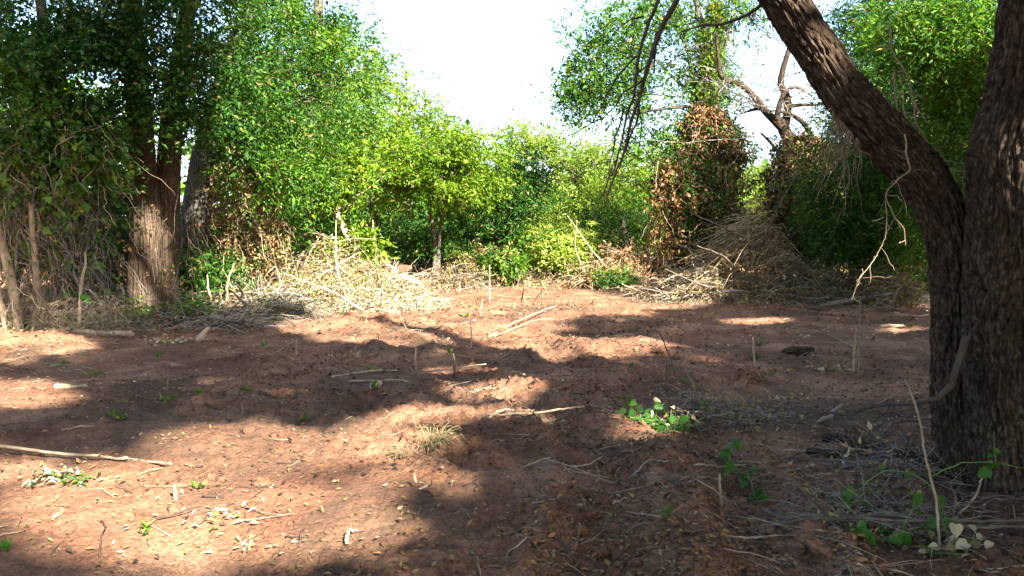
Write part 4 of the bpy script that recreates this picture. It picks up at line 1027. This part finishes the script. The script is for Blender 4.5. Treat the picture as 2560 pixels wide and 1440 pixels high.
# lumps of soil
ICO = None
def ico(sub):
    import bmesh
    bm = bmesh.new(); bmesh.ops.create_icosphere(bm, subdivisions=sub, radius=1.0)
    bm.verts.ensure_lookup_table()
    V = np.array([v.co[:] for v in bm.verts]); F = np.array([[v.index for v in f.verts] for f in bm.faces]); bm.free()
    return V, F
def lump(V, seed, flat=.6, rough=.55, f=1.6):
    n = fbm(V[:, 0] * f + seed, V[:, 1] * f + seed * 2, V[:, 2] * f, oct=3)
    n2 = vnoise(V[:, 0] * 4 + seed, V[:, 1] * 4, V[:, 2] * 4)
    W = V * (1 - rough / 2 + rough * n + .22 * (n2 - .5))[:, None]
    W = W * np.array([1.0, .8, flat]); return W
V3, F3 = ico(3); V2, F2 = ico(2); V1, F1 = ico(1)
clod_me = []
for s in range(8):
    clod_me.append(MB().add(lump(V3, s * 3.7, .6, 1.25, 2.3), F3).mesh("soil_clod"))
    clod_me[-1].materials.append(M['clod'])
CL = [(660, 1240, .075), (640, 1232, .05), (555, 1235, .06), (530, 1228, .045), (622, 1130, .07), (690, 1140, .055), (735, 1150, .06), (700, 1170, .05), (770, 1190, .05), (1085, 1262, .06),
      (1640, 905, .15), (1600, 912, .10), (1690, 912, .09), (1480, 1120, .09), (1500, 1110, .07), (1450, 1240, .08), (1500, 1260, .09), (1470, 1300, .08), (1560, 1290, .06), (1530, 1190, .06), (1550, 1165, .07),
      (2030, 1360, .12), (2000, 1380, .09), (2060, 1400, .10), (1930, 1330, .07), (1720, 1360, .05), (1500, 1380, .07), (1450, 1340, .06), (1840, 1290, .06), (2130, 1110, .06), (2240, 1120, .07), (2210, 1060, .06),
      (380, 1270, .05), (320, 1330, .05), (440, 1310, .06), (820, 1370, .05), (1150, 1340, .05), (1210, 1010, .05), (1100, 960, .06), (1300, 1060, .05), (1380, 980, .06), (1330, 970, .05), (1420, 1000, .07), (2150, 1140, .06),
      (1960, 1200, .05), (1750, 1290, .05), (1650, 1150, .05), (1000, 660, .34), (1060, 690, .22), (1030, 684, .18)]
for px, py, r in CL:
    p = gp(px, py) if py > 720 else np.array([at(px, py, 18.9)[0], 18.9, at(px, py, 18.9)[2] - .2])
    o = bpy.data.objects.new("soil_clod", clod_me[int(rng.integers(0, 8))]); col.objects.link(o)
    r = r * .8 if py > 720 else r
    o.location = (p[0], p[1], p[2] + r * .05); o.scale = (r, r * rng.uniform(.8, 1.1), r * rng.uniform(.6, 1.0)); o.rotation_euler = (rng.normal() * .3, rng.normal() * .3, rng.uniform(0, 6.28))
    tag(o, "lump of red soil in the churned bank by the uprooted stump" if py < 720 else "crumbly lump of red soil lying on the clearing", "clod", "lumps in the bank" if py < 720 else "lumps of soil on the clearing")

def scatter(n, power=1.6, rmin=2.6, rmax=24, amax=44):
    u = rng.uniform(0, 1, n) ** power; r = rmin * (rmax / rmin) ** rng.uniform(0, 1, n)
    a = np.radians(rng.uniform(-amax, amax, n))
    return r * np.sin(a), r * np.cos(a)
def crumbs():
    mb = MB(); x, y = scatter(18000, rmax=10)
    d1, _, _ = seg_dist(x, y, RUT_A); d2, _, _ = seg_dist(x, y, RUT_B)
    dens = np.clip(fbm(x * .9, y * .9, oct=3) * 2.4 - .95, 0.02, 1) + .55 * np.exp(-((np.minimum(d1, d2) - .28) / .2) ** 2)
    k = rng.uniform(size=len(x)) < dens; x, y = x[k], y[k]; n = len(x)
    d1, _, _ = seg_dist(x, y, RUT_A); d2, _, _ = seg_dist(x, y, RUT_B)
    s = np.clip(rng.lognormal(-4.75, .5, n), .004, .026) * (1 + .55 * np.exp(-((np.minimum(d1, d2) - .25) / .25) ** 2)); z = gz(x, y)
    T = np.stack([lump(V1, 1.3 * q, .55, 1.2, 2.5) for q in range(12)])[rng.integers(0, 12, n)]
    an = rng.uniform(0, 6.28, n); c, sn = np.cos(an)[:, None], np.sin(an)[:, None]
    X = T[..., 0] * c - T[..., 1] * sn; Yy = T[..., 0] * sn + T[..., 1] * c
    V = np.stack([X, Yy, T[..., 2]], -1) * s[:, None, None] + np.stack([x, y, z + s * .08], -1)[:, None]
    F = (F1[None] + (np.arange(n) * len(V1))[:, None, None]).reshape(-1, 3)
    mb.add(V, F); tag(mb.build("soil_crumbs", M['clod']), "crumbs of churned red soil scattered over the clearing", "soil", kind="stuff")
crumbs()

def litter(name, label, n, mat, L, W, thr, seed, rmax=22):
    x, y = scatter(n, rmax=rmax); dens = np.clip((fbm(x * .6 + seed, y * .6, oct=3) - thr) * 5, .04, 1)
    dens = dens * np.where((x < .1) & (y < 6), .38, 1.0); k = rng.uniform(size=n) < dens; x, y = x[k], y[k]; n = len(x)
    ax = rng.normal(size=(n, 3)); ax[:, 2] *= .22; nr = rng.normal(size=(n, 3)) * .35; nr[:, 2] += 1
    s = rng.uniform(.5, 1.35, n) * np.clip(np.hypot(x, y) / 9, .75, 1.5)
    mb = MB(); leaves(mb, np.column_stack([x, y, gz(x, y) + .012]), ax, nr, L * s, W * s, fold=.35, droop=-.12)
    tag(mb.build(name, M[mat]), label, "leaves", kind="stuff")
litter("leaf_litter", "fallen brown leaves strewn over the soil", 22000, 'dead', .052, .023, .41, 3)
litter("leaf_litter", "bleached fallen leaves strewn over the soil", 4600, 'cream', .042, .018, .47, 17)
litter("leaf_litter", "grey olive crushed leaves pressed into the soil", 12000, 'khaki', .046, .017, .42, 29)
litter("bark_flakes", "dark rotted leaf and bark flakes trodden into the soil", 16000, 'humus', .05, .026, .42, 57)
litter("chopped_straw", "chopped straw and bark shreds strewn over the soil", 8000, 'straw', .05, .006, .44, 41)
def twig_litter():
    x, y = scatter(6800, rmax=20); k = rng.uniform(size=len(x)) < np.clip(fbm(x * .5 + 50, y * .5, oct=2) * 3 - 1, .08, 1) * np.where((x < .1) & (y < 6), .25, 1.0); x, y = x[k], y[k]; n = len(x)
    a = rng.uniform(0, 6.28, n); ln = rng.lognormal(-2.1, .6, n)
    st = np.column_stack([x, y, gz(x, y) + .006]); e = st + np.column_stack([np.cos(a) * ln, np.sin(a) * ln, 0 * a]); e[:, 2] = gz(e[:, 0], e[:, 1]) + rng.uniform(.004, .05, n)
    P = wiggle(st, e, 5, .006); P[..., 2] = np.maximum(P[..., 2], gz(P[..., 0], P[..., 1]) + .003)
    for m_, sl in (('twig', slice(0, None, 2)), ('twig_dark', slice(1, None, 2))):
        mb = MB(); tubes(mb, P[sl], np.linspace(.0042, .002, 5)[None] * rng.uniform(.5, 1.5, (len(P[sl]), 1)), 3)
        tag(mb.build("twig_litter", M[m_], smooth=True), "fine %s twigs strewn over the soil" % ("tan" if m_ == 'twig' else "dark"), "twigs", kind="stuff")
twig_litter()
def dry_grass():
    mb = MB(); n = 5200
    x, y = scatter(n, rmin=13, rmax=34, amax=40); k = rng.uniform(size=n) < np.clip(fbm(x * .35 + 5, y * .35, oct=2) * 3.2 - 1.2, 0, 1) * np.clip((y - 13) / 6, .1, 1); x, y = x[k], y[k]; n = len(x)
    ax = rng.normal(size=(n, 3)) * .45; ax[:, 2] = 1; leaves(mb, np.column_stack([x, y, gz(x, y) - .01]), ax, rdir(n), rng.uniform(.08, .38, n), rng.uniform(.006, .014, n), droop=.3)
    tag(mb.build("dry_grass", M['straw']), "sparse dry grass stubble along the back of the clearing", "grass", kind="stuff")
dry_grass()

# logs
def log(label, a, b, Ya, Yb, r0, r1, mat='wood', bow=.03, name="log", amp=.006, sub=None):
    pa = at(a[0], a[1], Ya); pb = at(b[0], b[1], Yb)
    pa[2] = float(gz(pa[0], pa[1])) + r0 * .4 + (a[2] if len(a) > 2 else 0); pb[2] = float(gz(pb[0], pb[1])) + r1 * .4 + (b[2] if len(b) > 2 else 0)
    m = (pa + pb) / 2 + np.array([0, rng.normal() * bow, abs(rng.normal()) * bow])
    q1, q2 = (pa * 2 + pb) / 3 + rng.normal(size=3) * bow * .5, (pa + 2 * pb) / 3 + rng.normal(size=3) * bow * .5
    mb = MB(); ln = np.linalg.norm(pb - pa)
    e0 = (pb - pa) / ln * r0
    bark_tube(mb, [(*(pa - e0 * .5), r0 * .45), (*pa, r0 * .9), (*q1, r0 * .9 + r1 * .1), (*q2, r0 * .3 + r1 * .7), (*pb, r1 * .9), (*(pb + e0 * .5), r1 * .4)], max(22, int(ln * 24)), 20, amp=amp, freq=45, stretch=5, lump=.16, seed=a[0] * .01)
    o = mb.build(name, M[mat], None, tuple(pa), smooth=True); return tag(o, label, "log" if name == "log" else name)
log("thick pale sawn log lying under the thinnest pale sapling", (-110, 838), (40, 840), 10.95, 10.9, .13, .125)
log("pale cracked log behind the thick sapling", (48, 835), (120, 838), 10.95, 10.85, .12, .11)
log("brown log tapering into the soil beside the pale cracked log", (118, 840), (325, 852), 10.8, 10.5, .11, .05, 'bark_pale')
log("rotten split log lying at the foot of the shaggy double trunk", (455, 800), (655, 792), 12.0, 12.3, .075, .06, 'wood', .06)
log("second rotten log resting behind the split log", (520, 790), (630, 783), 12.5, 12.7, .07, .05, 'bark_pale', .05)
log("bleached straight log on the sunlit soil before the pale brush", (780, 746), (945, 740), 15.3, 15.6, .07, .06, 'wood')
log("bleached slender log behind the straight sunlit log", (690, 712), (860, 704), 16.6, 17.0, .06, .04, 'wood')
log("bleached branch lying behind the straight sunlit log", (930, 718), (1075, 728), 16.2, 15.6, .045, .035, 'wood')
log("dark slanting log propped under the rounded wilted brush", (2030, 745), (2200, 715, .25), 15.6, 16.2, .05, .055, 'bark_grey', .04)
log("lower dark log crossing under the slanting log", (2050, 752), (2190, 730), 15.4, 15.9, .045, .04, 'bark_red', .03)
log("smooth grey log lying behind the wilted brush beside the leaning trunk", (2190, 720, .1), (2330, 712, .12), 16.4, 16.6, .10, .09, 'bark_grey', .02)
log("pale stripped pole on the rust coloured brush pile", (1600, 620, .55), (1690, 660, .15), 22.2, 21.9, .04, .03, 'wood')
log("rotten dark log half sunk at the foot of the twin trunks", (2060, 1120), (2230, 1178), 5.15, 4.75, .035, .03, 'bark', .02)
log("mossy dark log pointing at the foot of the twin trunks", (2235, 1180), (2350, 1205), 4.65, 4.5, .05, .05, 'bark', .01)
log("long dark rotten branch in front of the half sunk log", (2020, 1158), (2200, 1190), 4.85, 4.65, .028, .025, 'bark', .02)
log("dark wood block lying on the shaded soil behind the thin stub", (1960, 888), (2030, 890), 9.0, 9.0, .05, .045, 'bark', .02)
log("short dark broken wood chunk propped on the soil", (497, 868), (520, 838, .16), 10.1, 10.25, .05, .02, 'bark_pale', .01)
log("short charred stick near the rotten split log", (590, 822), (632, 808, .05), 11.4, 11.6, .03, .02, 'bark', .01)
log("small square stub of wood on the dark soil", (930, 1003), (952, 1000, .05), 6.75, 6.75, .03, .025, 'bark_pale', .005)
log("brown broken branch end half buried in a small sun patch", (140, 1000), (215, 990), 6.85, 7.0, .028, .02, 'bark_pale', .01)

# sticks lying on the soil
def stick(label, rows, r, mat='twig', lift=(.0, .0), group=None, name="stick", wob=.003):
    P = []
    n = len(rows)
    for i, (a, b) in enumerate(rows):
        p = gp(a, b); p[2] += r * .8 + lift[0] + (lift[1] - lift[0]) * i / (n - 1); P.append(p)
    mb, S = one_tube(P, np.linspace(r, r * .55, n), 30, 8, wob)
    return tag(mb.build(name, M[mat], None, tuple(S[0, :3]), smooth=True), label, "stick", group)
stick("long pale peeled stick with frayed end above the cream leaf cluster", [(-60, 1182), (140, 1183), (300, 1198), (432, 1216)], .0115, 'wood', (.06, .0))
stick("long pale crooked stick lying across the shaded middle of the clearing", [(830, 965), (950, 942), (1060, 937), (1215, 953)], .013, 'wood', (.0, .03))
stick("thinner stick parallel to the long crooked stick", [(870, 972), (1000, 964), (1125, 972)], .010, 'wood')
stick("slanting pale branch rising from the sunlit ridge", [(1222, 862), (1300, 822), (1392, 785)], .016, 'wood', (.0, .12))
stick("thin fork lying beside the slanting pale branch", [(1235, 862), (1330, 830), (1388, 818)], .009, 'twig', (.02, .10))
stick("short slanting stick of the crossed pair on the rut edge", [(1222, 1090), (1262, 1072), (1322, 1058)], .011, 'wood', (.0, .05))
stick("longer stick of the crossed pair on the rut edge", [(1220, 1086), (1340, 1088), (1460, 1068)], .011, 'wood', (.01, .05))
stick("short brown stick on the churned ridge", [(1312, 905), (1342, 935)], .014, 'bark_red')
stick("small pale stick on the shaded soil behind the long peeled stick", [(155, 1112), (205, 1106), (238, 1104)], .008, 'wood')
stick("pale chip of stick in the sun beyond the cream leaf cluster", [(140, 1340), (152, 1312)], .010, 'wood')
stick("curved pale chip of bark on the bright soil", [(868, 1392), (880, 1368), (896, 1350)], .010, 'wood')
stick("grey forked stick with a broken end lying before the twin trunks", [(1912, 1310), (1970, 1328), (2200, 1348), (2420, 1385), (2620, 1400)], .013, 'limb', (.05, .06))
stick("second grey stick crossing under the forked stick", [(1950, 1335), (2100, 1362), (2300, 1372), (2620, 1400)], .010, 'limb', (.05, .10))
stick("dark thin stick slanting up towards the upright trunk", [(2120, 1320), (2240, 1270), (2370, 1225)], .009, 'twig_dark', (.0, .14))
stick("grey bent wood bit on the shaded soil before the twin trunks", [(2042, 1092), (2070, 1082), (2085, 1062), (2105, 1048)], .016, 'twig_grey', (.01, .05))
stick("white curved twig rising beside the upright trunk base", [(2345, 1365), (2400, 1335), (2440, 1310), (2452, 1280)], .007, 'wood', (.02, .14))
stick("thin grey twig lying across the dark soil patch", [(360, 928), (410, 930), (465, 933)], .007, 'twig_grey', (.01, .03))
stick("pale slender stick slanting across the shaded soil", [(590, 935), (680, 905), (745, 885)], .008, 'twig', (.0, .08))
stick("long thin pole on the shaded soil below the wilted brush", [(1010, 965), (1120, 968), (1200, 960)], .008, 'twig')
stick("pale twig lying between the green sprig and the rotten dark log", [(1890, 1150), (1990, 1152), (2090, 1165)], .005, 'twig', (.02, .05))
stick("slim tan twig lying along the churned rut before the forked stick", [(1730, 1345), (1850, 1362), (1990, 1362)], .007, 'twig', (.0, .03))
stick("bleached stick end near the leaning trunk on the far soil", [(2235, 785), (2290, 788), (2335, 787)], .022, 'wood')
stick("bleached curl of bark on the shaded soil below the wilted brush", [(2200, 828), (2240, 830), (2262, 826)], .03, 'wood')
for k in range(34):
    b = rng.uniform(790, 1400); a = rng.uniform(40, 2250) if b < 1080 else rng.uniform(1150, 2100)
    th = rng.normal() * .35; ln = rng.uniform(30, 110) * (b - 590) / 500
    stick("thin dry stick fallen on the soil", [(a, b), (a + ln * .5, b + ln * .1 * th + rng.normal() * 2), (a + ln, b + ln * .3 * th)], rng.uniform(.003, .007), ['twig', 'twig_grey', 'twig_dark'][k % 3], (.0, rng.uniform(0, .06)), "thin sticks fallen on the soil")

# upright stubs of cut stems
def stub(label, px, py, hpx, r, mat='twig', lean=0, group=None, fork=False):
    p = gp(px, py); k = p[1] / FPX; h = hpx * k
    top = p + np.array([lean * k, rng.normal() * .03, h])
    mb, S = one_tube([p - np.array([0, 0, .06]), p + (top - p) * .5 + rng.normal(size=3) * .012, top], [r, r * .85, r * .6], 14, 7, .002)
    if fork:
        i = rng.integers(5, 12, 4); st = S[i, :3]; en = st + np.column_stack([rng.normal(0, .4, 4) * h, rng.normal(0, .2, 4) * h, rng.uniform(.2, .6, 4) * h])
        tubes(mb, wiggle(st, en, 6, .006), np.linspace(r * .5, r * .25, 6)[None] * np.ones((4, 1)), 4)
    return tag(mb.build("stem_stub", M[mat], None, tuple(p), smooth=True), label, "stub", group)
stub("pale upright stub standing above the long crooked stick", 1040, 937, 58, .012, 'wood')
stub("dark upright stub beside the pale stub at the long crooked stick", 1133, 945, 62, .012, 'twig_dark')
stub("tall thin pale stub on the far sunlit soil", 1224, 764, 92, .018, 'wood')
stub("tall thin dark weed stem before the sunlit shrub", 1356, 706, 130, .010, 'twig_dark', 6, fork=True)
stub("brown stub with a tuft of grass on the shaded soil", 1888, 925, 75, .014, 'twig', -6)
stub("pale broken sapling stub with withered leaves at its foot", 2132, 945, 120, .015, 'wood', 4, fork=True)
stub("slender grey twig standing beside the pale broken stub", 2146, 950, 190, .007, 'twig_grey', -6, fork=True)
stub("thin dark stem near the green sprig", 1672, 1010, 95, .006, 'twig_dark', -6)
stub("brown stem carrying the lobed leaf cluster", 1806, 1275, 85, .009, 'twig', -8)
stub("peg of wood standing near the bleached leaves in the sun", 440, 1285, 40, .012, 'twig', -2)
stub("pale stub on the sunlit ridge near the slanting branch", 1178, 880, 70, .010, 'wood', -2)
stub("pale peg by the long pale slender stick", 742, 905, 40, .010, 'twig', 2)
for k, (a, b, h) in enumerate([(720, 960, 50), (830, 965, 80), (905, 830, 50), (985, 860, 60), (1020, 840, 60), (960, 900, 40), (1480, 760, 50), (1545, 770, 60), (1700, 780, 40), (790, 1010, 40), (610, 1080, 40), (1760, 1000, 50), (1290, 720, 50), (1130, 1200, 40), (420, 1010, 40)]):
    stub("thin bare seedling stem standing in the soil", a, b, h, .0022 + .00022 * gp(a, b)[1], ['twig', 'twig_dark'][k % 2], rng.normal() * 16, "bare seedling stems standing in the soil", fork=k % 2 == 0)

# ------------------------------------------------------------------ leaves, sprigs and vines on the foreground soil
def leaf_cluster(label, px, py, n, size, mats, spread, name="leaf_cluster", flat=.35, shape=LOBED):
    p = gp(px, py); root = thing(name, p, label, "leaves")
    for mt, sh in mats:
        mb = MB()
        if n > 3:
            k = int(n * sh * 2.2); q = p + np.column_stack([rng.normal(size=k) * spread, rng.normal(size=k) * spread * .8, 0 * rng.normal(size=k)])
            q[:, 2] = gz(q[:, 0], q[:, 1]) + rng.uniform(.008, .035, k); ax = rng.normal(size=(k, 3)); ax[:, 2] *= .3
            leaves(mb, q, ax, rdir(k, 1.0), size * rng.uniform(.5, 1.0, k), size * rng.uniform(.18, .4, k), fold=.5, droop=rng.uniform(-.3, .5))
        for k in range(max(1, int(n * sh)) if n <= 3 else 0):
            q = p + np.array([rng.normal() * spread, rng.normal() * spread * .7, 0]); q[2] = float(gz(q[0], q[1])) + rng.uniform(.01, .05)
            ax = rng.normal(size=3); ax[2] = abs(ax[2]) * flat; nr = rng.normal(size=3) * .5; nr[2] += 1
            poly_leaf(mb, q, ax, nr, size * rng.uniform(.6, 1.2), shape, curl=rng.uniform(-.2, .6))
        mb.build("leaves", M[mt], root, p)["kind"] = "stuff"
leaf_cluster("cream withered leaf cluster with a green tip below the long peeled stick", 130, 1240, 26, .075, [('cream', .75), ('g_blue', .25)], .075)
leaf_cluster("grey green crumpled leaves beside the cream leaf cluster", 200, 1255, 12, .07, [('g_blue', 1)], .04)
leaf_cluster("bleached leaf scatter lying in the largest sun patch", 560, 1330, 14, .055, [('cream', .8), ('g_pale', .2)], .09)
leaf_cluster("white crumpled leaves near the bleached leaf scatter", 610, 1395, 7, .055, [('cream', 1)], .07)
leaf_cluster("cream dry leaf pile on the soil before the shaggy trunk", 415, 868, 26, .12, [('cream', .8), ('straw', .2)], .12)
leaf_cluster("withered pale leaves beside the pale broken stub", 2085, 935, 26, .09, [('cream', .5), ('khaki', .5)], .10)
leaf_cluster("brown curled leaves at the foot of the brown stub", 1885, 965, 22, .08, [('dead', .8), ('khaki', .2)], .12)
leaf_cluster("dry leaf heap on the dark soil behind the long crooked stick", 880, 910, 20, .07, [('cream', .4), ('straw', .6)], .12)
leaf_cluster("yellowed leaves on the twig mat behind the green sprig", 1965, 1015, 16, .07, [('cream', .4), ('khaki', .6)], .12)
leaf_cluster("single white husk lying against a clod in the sun", 1045, 1258, 3, .06, [('cream', 1)], .012, shape=[(0, 0), (.2, .10), (.7, .12), (1, 0), (.7, -.10), (.2, -.12)])
leaf_cluster("white scrap lying on the soil behind the white husk", 1102, 1221, 1, .05, [('cream', 1)], .001, shape=[(0, 0), (0, .4), (.8, .5), (.9, -.1), (.1, -.3)])
leaf_cluster("white chip lying by the white husk", 962, 1254, 1, .045, [('cream', 1)], .001, shape=[(0, 0), (0, .4), (.8, .5), (.9, -.1), (.1, -.3)])

def sprig(label, lines, leaves_n, size, mats, stem='stem_green', r=.004, shape=HEART, name="vine", lat=.3):
    """lines: pixel rows with depth (px,py,Y)"""
    P0 = at(*lines[0][0]); root = None; base = np.array([P0[0], P0[1], P0[2]])
    root = thing(name, base, label, "vine"); paths = []
    for ln in lines:
        P = np.array([at(*q) for q in ln]); P[:, 2] = np.maximum(P[:, 2], gz(P[:, 0], P[:, 1]) + .01)
        mb, S = one_tube(P, np.linspace(r, r * .6, len(P)), 36, 6, .002); mb.build("stem", M[stem], root, base, smooth=True); paths.append(S)
    A = np.concatenate(paths)
    for mt, sh in mats:
        for k in range(int(leaves_n * sh)):
            i = int(rng.integers(2, len(A))); q = A[i, :3] + rng.normal(size=3) * size * lat; q[2] = max(q[2], float(gz(q[0], q[1])) + .02)
            ax = rng.normal(size=3); ax[2] -= .2; nr = rng.normal(size=3) * .7 + np.array([.3, -.4, .8])
            mb = MB(); poly_leaf(mb, q, ax, nr, size * rng.uniform(.65, 1.25), shape, curl=rng.uniform(0, .4))
            pet = MB(); s0 = A[i, :3]; tubes(mb, np.stack([s0, (s0 + q) / 2 + np.array([0, 0, -.005]), q])[None], np.full((1, 3), .0014), 3)
            mb.build("leaf", M[mt], root, base)
    return root
sprig("bright green heart leaved sprig lying on the soil in a patch of sun",
      [[(1560, 1060, 5.6), (1580, 1045, 5.6), (1620, 1050, 5.65), (1680, 1060, 5.7), (1740, 1050, 5.8)], [(1620, 1090, 5.5), (1650, 1060, 5.6), (1690, 1070, 5.6), (1720, 1040, 5.7)], [(1590, 1050, 5.6), (1620, 1030, 5.8), (1660, 1010, 5.9)]],
      64, .062, [('vine', .9), ('cream', .1)], lat=.9)
sprig("fine trailing green weed behind the heart leaved sprig", [[(1660, 1075, 5.5), (1720, 1085, 5.5), (1770, 1070, 5.6)], [(1700, 1060, 5.6), (1740, 1030, 5.8), (1790, 1030, 5.9)]], 46, .03, [('g_dark', .7), ('g_blue', .3)], r=.002, lat=1.2)
sprig("lobed green leaf cluster on a thin brown stem", [[(1795, 1190, 4.35), (1830, 1175, 4.35), (1870, 1185, 4.35), (1900, 1180, 4.35)], [(1830, 1175, 4.35), (1822, 1130, 4.4), (1840, 1105, 4.5)]], 15, .07, [('vine', .6), ('g_blue', .4)], shape=LOBED, lat=.3)
sprig("drooping green leaves below the lobed leaf cluster", [[(1870, 1185, 4.3), (1885, 1230, 4.2), (1900, 1265, 4.1)], [(1900, 1265, 4.1), (1875, 1270, 4.05), (1915, 1235, 4.1)]], 9, .07, [('vine', .7), ('g_blue', .3)], shape=LOBED)
sprig("thorny green briar arching before the upright trunk", [[(2120, 1330, 3.75), (2130, 1260, 3.75), (2165, 1205, 3.7), (2230, 1178, 3.65), (2300, 1195, 3.6), (2345, 1250, 3.5), (2365, 1330, 3.4), (2375, 1440, 3.3)]], 7, .06, [('vine', 1)], r=.0042)
sprig("green briar stem crossing the upright trunk with a hanging leaf", [[(2330, 1190, 3.5), (2400, 1158, 3.5), (2480, 1152, 3.5), (2540, 1165, 3.5), (2620, 1185, 3.5)], [(2478, 1152, 3.5), (2474, 1175, 3.5), (2478, 1200, 3.5)]], 5, .05, [('vine', 1)], r=.003, lat=.15)
sprig("pale tan vine climbing up before the low bare branch", [[(2350, 1460, 3.25), (2342, 1340, 3.35), (2332, 1240, 3.45), (2310, 1140, 3.5), (2298, 1060, 3.55), (2284, 1000, 3.6), (2262, 950, 3.6)]], 3, .03, [('khaki', 1)], 'twig', r=.007)
sprig("pair of green leaves standing on a thin stem by the briar", [[(2128, 1300, 3.75), (2122, 1240, 3.75), (2095, 1215, 3.75)], [(2122, 1240, 3.75), (2118, 1205, 3.75)]], 6, .06, [('vine', .8), ('g_yel', .2)], r=.003, lat=.15)
sprig("straggling green briar shoots among the grey forked sticks", [[(2160, 1330, 3.6), (2200, 1345, 3.55), (2250, 1340, 3.5), (2330, 1350, 3.45)], [(2230, 1440, 3.35), (2245, 1380, 3.4), (2270, 1300, 3.45), (2290, 1250, 3.5)], [(2180, 1440, 3.35), (2160, 1400, 3.4), (2150, 1350, 3.5)], [(2400, 1470, 3.2), (2300, 1420, 3.3), (2200, 1380, 3.4), (2080, 1360, 3.5)]], 20, .065, [('vine', .9), ('g_yel', .1)], r=.0035)
sprig("cluster of cream withered leaves at the foot of the briar", [[(2330, 1440, 3.3), (2350, 1400, 3.3), (2390, 1390, 3.3)], [(2370, 1440, 3.3), (2410, 1400, 3.3), (2430, 1370, 3.3)]], 30, .05, [('cream', .65), ('khaki', .35)], 'twig', r=.003, lat=.8)
sprig("tiny green shoot growing before the upright trunk bark", [[(2495, 1170, 3.5), (2490, 1120, 3.5), (2485, 1080, 3.5)]], 6, .035, [('vine', 1)], 'twig_grey', r=.002, lat=.5)

def tuft(label, px, py, n, h, mats, name="grass_tuft", group=None, lean=(0, 0)):
    p = gp(px, py); root = thing(name, p, label, "grass" if name == "grass_tuft" else "weed", group)
    for mt, sh in mats:
        k = max(3, int(n * sh)); ax = rng.normal(size=(k, 3)) * .7; ax[:, 2] = np.abs(ax[:, 2]) * .4 + .5; ax[:, :2] += np.array(lean)
        q = p + rng.normal(size=(k, 3)) * h * .18; q[:, 2] = gz(q[:, 0], q[:, 1])
        mb = MB()
        if name == "grass_tuft":
            e = q + unit(ax) * (h * rng.uniform(.5, 1.3, k))[:, None]; e[:, 2] -= h * .2; e[:, 2] = np.maximum(e[:, 2], gz(e[:, 0], e[:, 1]) + .01)
            P = wiggle(q, e, 6, .01); P[:, 1:5, 2] += h * .22; tubes(mb, P, np.full((k, 6), .0018), 3)
        else:
            leaves(mb, q + np.array([0, 0, .02]), ax, rdir(k, .8), h * rng.uniform(.5, 1.1, k), h * .3)
        mb.build("blades" if name == "grass_tuft" else "leaves", M[mt], root, p)["kind"] = "stuff"
tuft("uprooted tuft of straw and green grass on the bare soil", 1075, 1180, 110, .17, [('straw', .7), ('g_blue', .3)], lean=(.5, 0))
tuft("dry straw tuft beside the uprooted grass tuft", 1010, 1185, 50, .10, [('straw', 1)], lean=(-.4, 0))
tuft("green grass tuft at the foot of the brown stub", 1890, 908, 40, .10, [('vine', 1)])
tuft("pale grass wisps at the top of the brown stub", 1898, 872, 40, .14, [('straw', .6), ('g_pale', .4)])
for k, (a, b) in enumerate([(152, 928), (240, 958), (395, 915), (415, 1045), (430, 1030), (620, 1008), (305, 1080), (285, 1075), (660, 880), (925, 940), (935, 1000), (370, 1365), (505, 1262), (1125, 905), (1920, 960), (1715, 975), (1690, 1000), (500, 1040), (1560, 1005), (1165, 800), (1660, 1335), (15, 1420), (760, 1080)]):
    tuft("small green weed seedling sprouting from the soil", a, b, 9, .055 + .004 * gp(a, b)[1], [('vine' if k % 2 else 'g_blue', 1)], "weed_seedling", "weed seedlings in the soil")

# smeared smooth mud slabs pressed by the machine
def mud(label, px, py, rx, ry):
    p = gp(px, py); n = 40; th = np.linspace(0, 2 * math.pi, n, endpoint=False)
    rr = 1 + .5 * (fbm(np.cos(th) * 1.5 + px, np.sin(th) * 1.5, oct=3) - .5) * 2
    mb = MB(); rings = []
    for f in (1.05, .92, .7, .45, .2):
        X = p[0] + rx * f * rr * np.cos(th); Yy = p[1] + ry * f * rr * np.sin(th)
        Z = gz(X, Yy) + (-.02 if f > 1 else .008)
        rings.append(np.column_stack([X, Yy, Z]))
    V = np.vstack(rings + [rings[-1].mean(0)[None]]); q = [(a * n + i, a * n + (i + 1) % n, (a + 1) * n + (i + 1) % n, (a + 1) * n + i) for a in range(4) for i in range(n)]
    mb.add(V, [(4 * n + i, 4 * n + (i + 1) % n, 5 * n) for i in range(n)], q)
    tag(mb.build("mud_slab", M['mud'], None, tuple(p), smooth=True), label, "mud")
m, nt, out = newmat("smeared_mud"); b_ = nt.nodes.new("ShaderNodeBsdfPrincipled"); b_.inputs["Roughness"].default_value = .9; b_.inputs["Specular IOR Level"].default_value = .15
v_ = coords(nt); nt.links.new(ramp(nt, noise(nt, 9, 6, .6, v_), [(.3, (.12, .06, .04)), (.6, (.18, .10, .068)), (.8, (.23, .14, .10))]), b_.inputs["Base Color"])
bp = nt.nodes.new("ShaderNodeBump"); bp.inputs["Strength"].default_value = .4; bp.inputs["Distance"].default_value = .01; nt.links.new(noise(nt, 30, 5, .6, v_), bp.inputs["Height"]); nt.links.new(bp.outputs[0], b_.inputs["Normal"]); nt.links.new(b_.outputs[0], out.inputs[0]); M['mud'] = m
mud("flat grey smear of smooth mud behind the lobed leaf cluster", 1690, 1230, .20, .10)
mud("pale glazed smear of mud beside the churned rut", 1420, 1212, .19, .15)
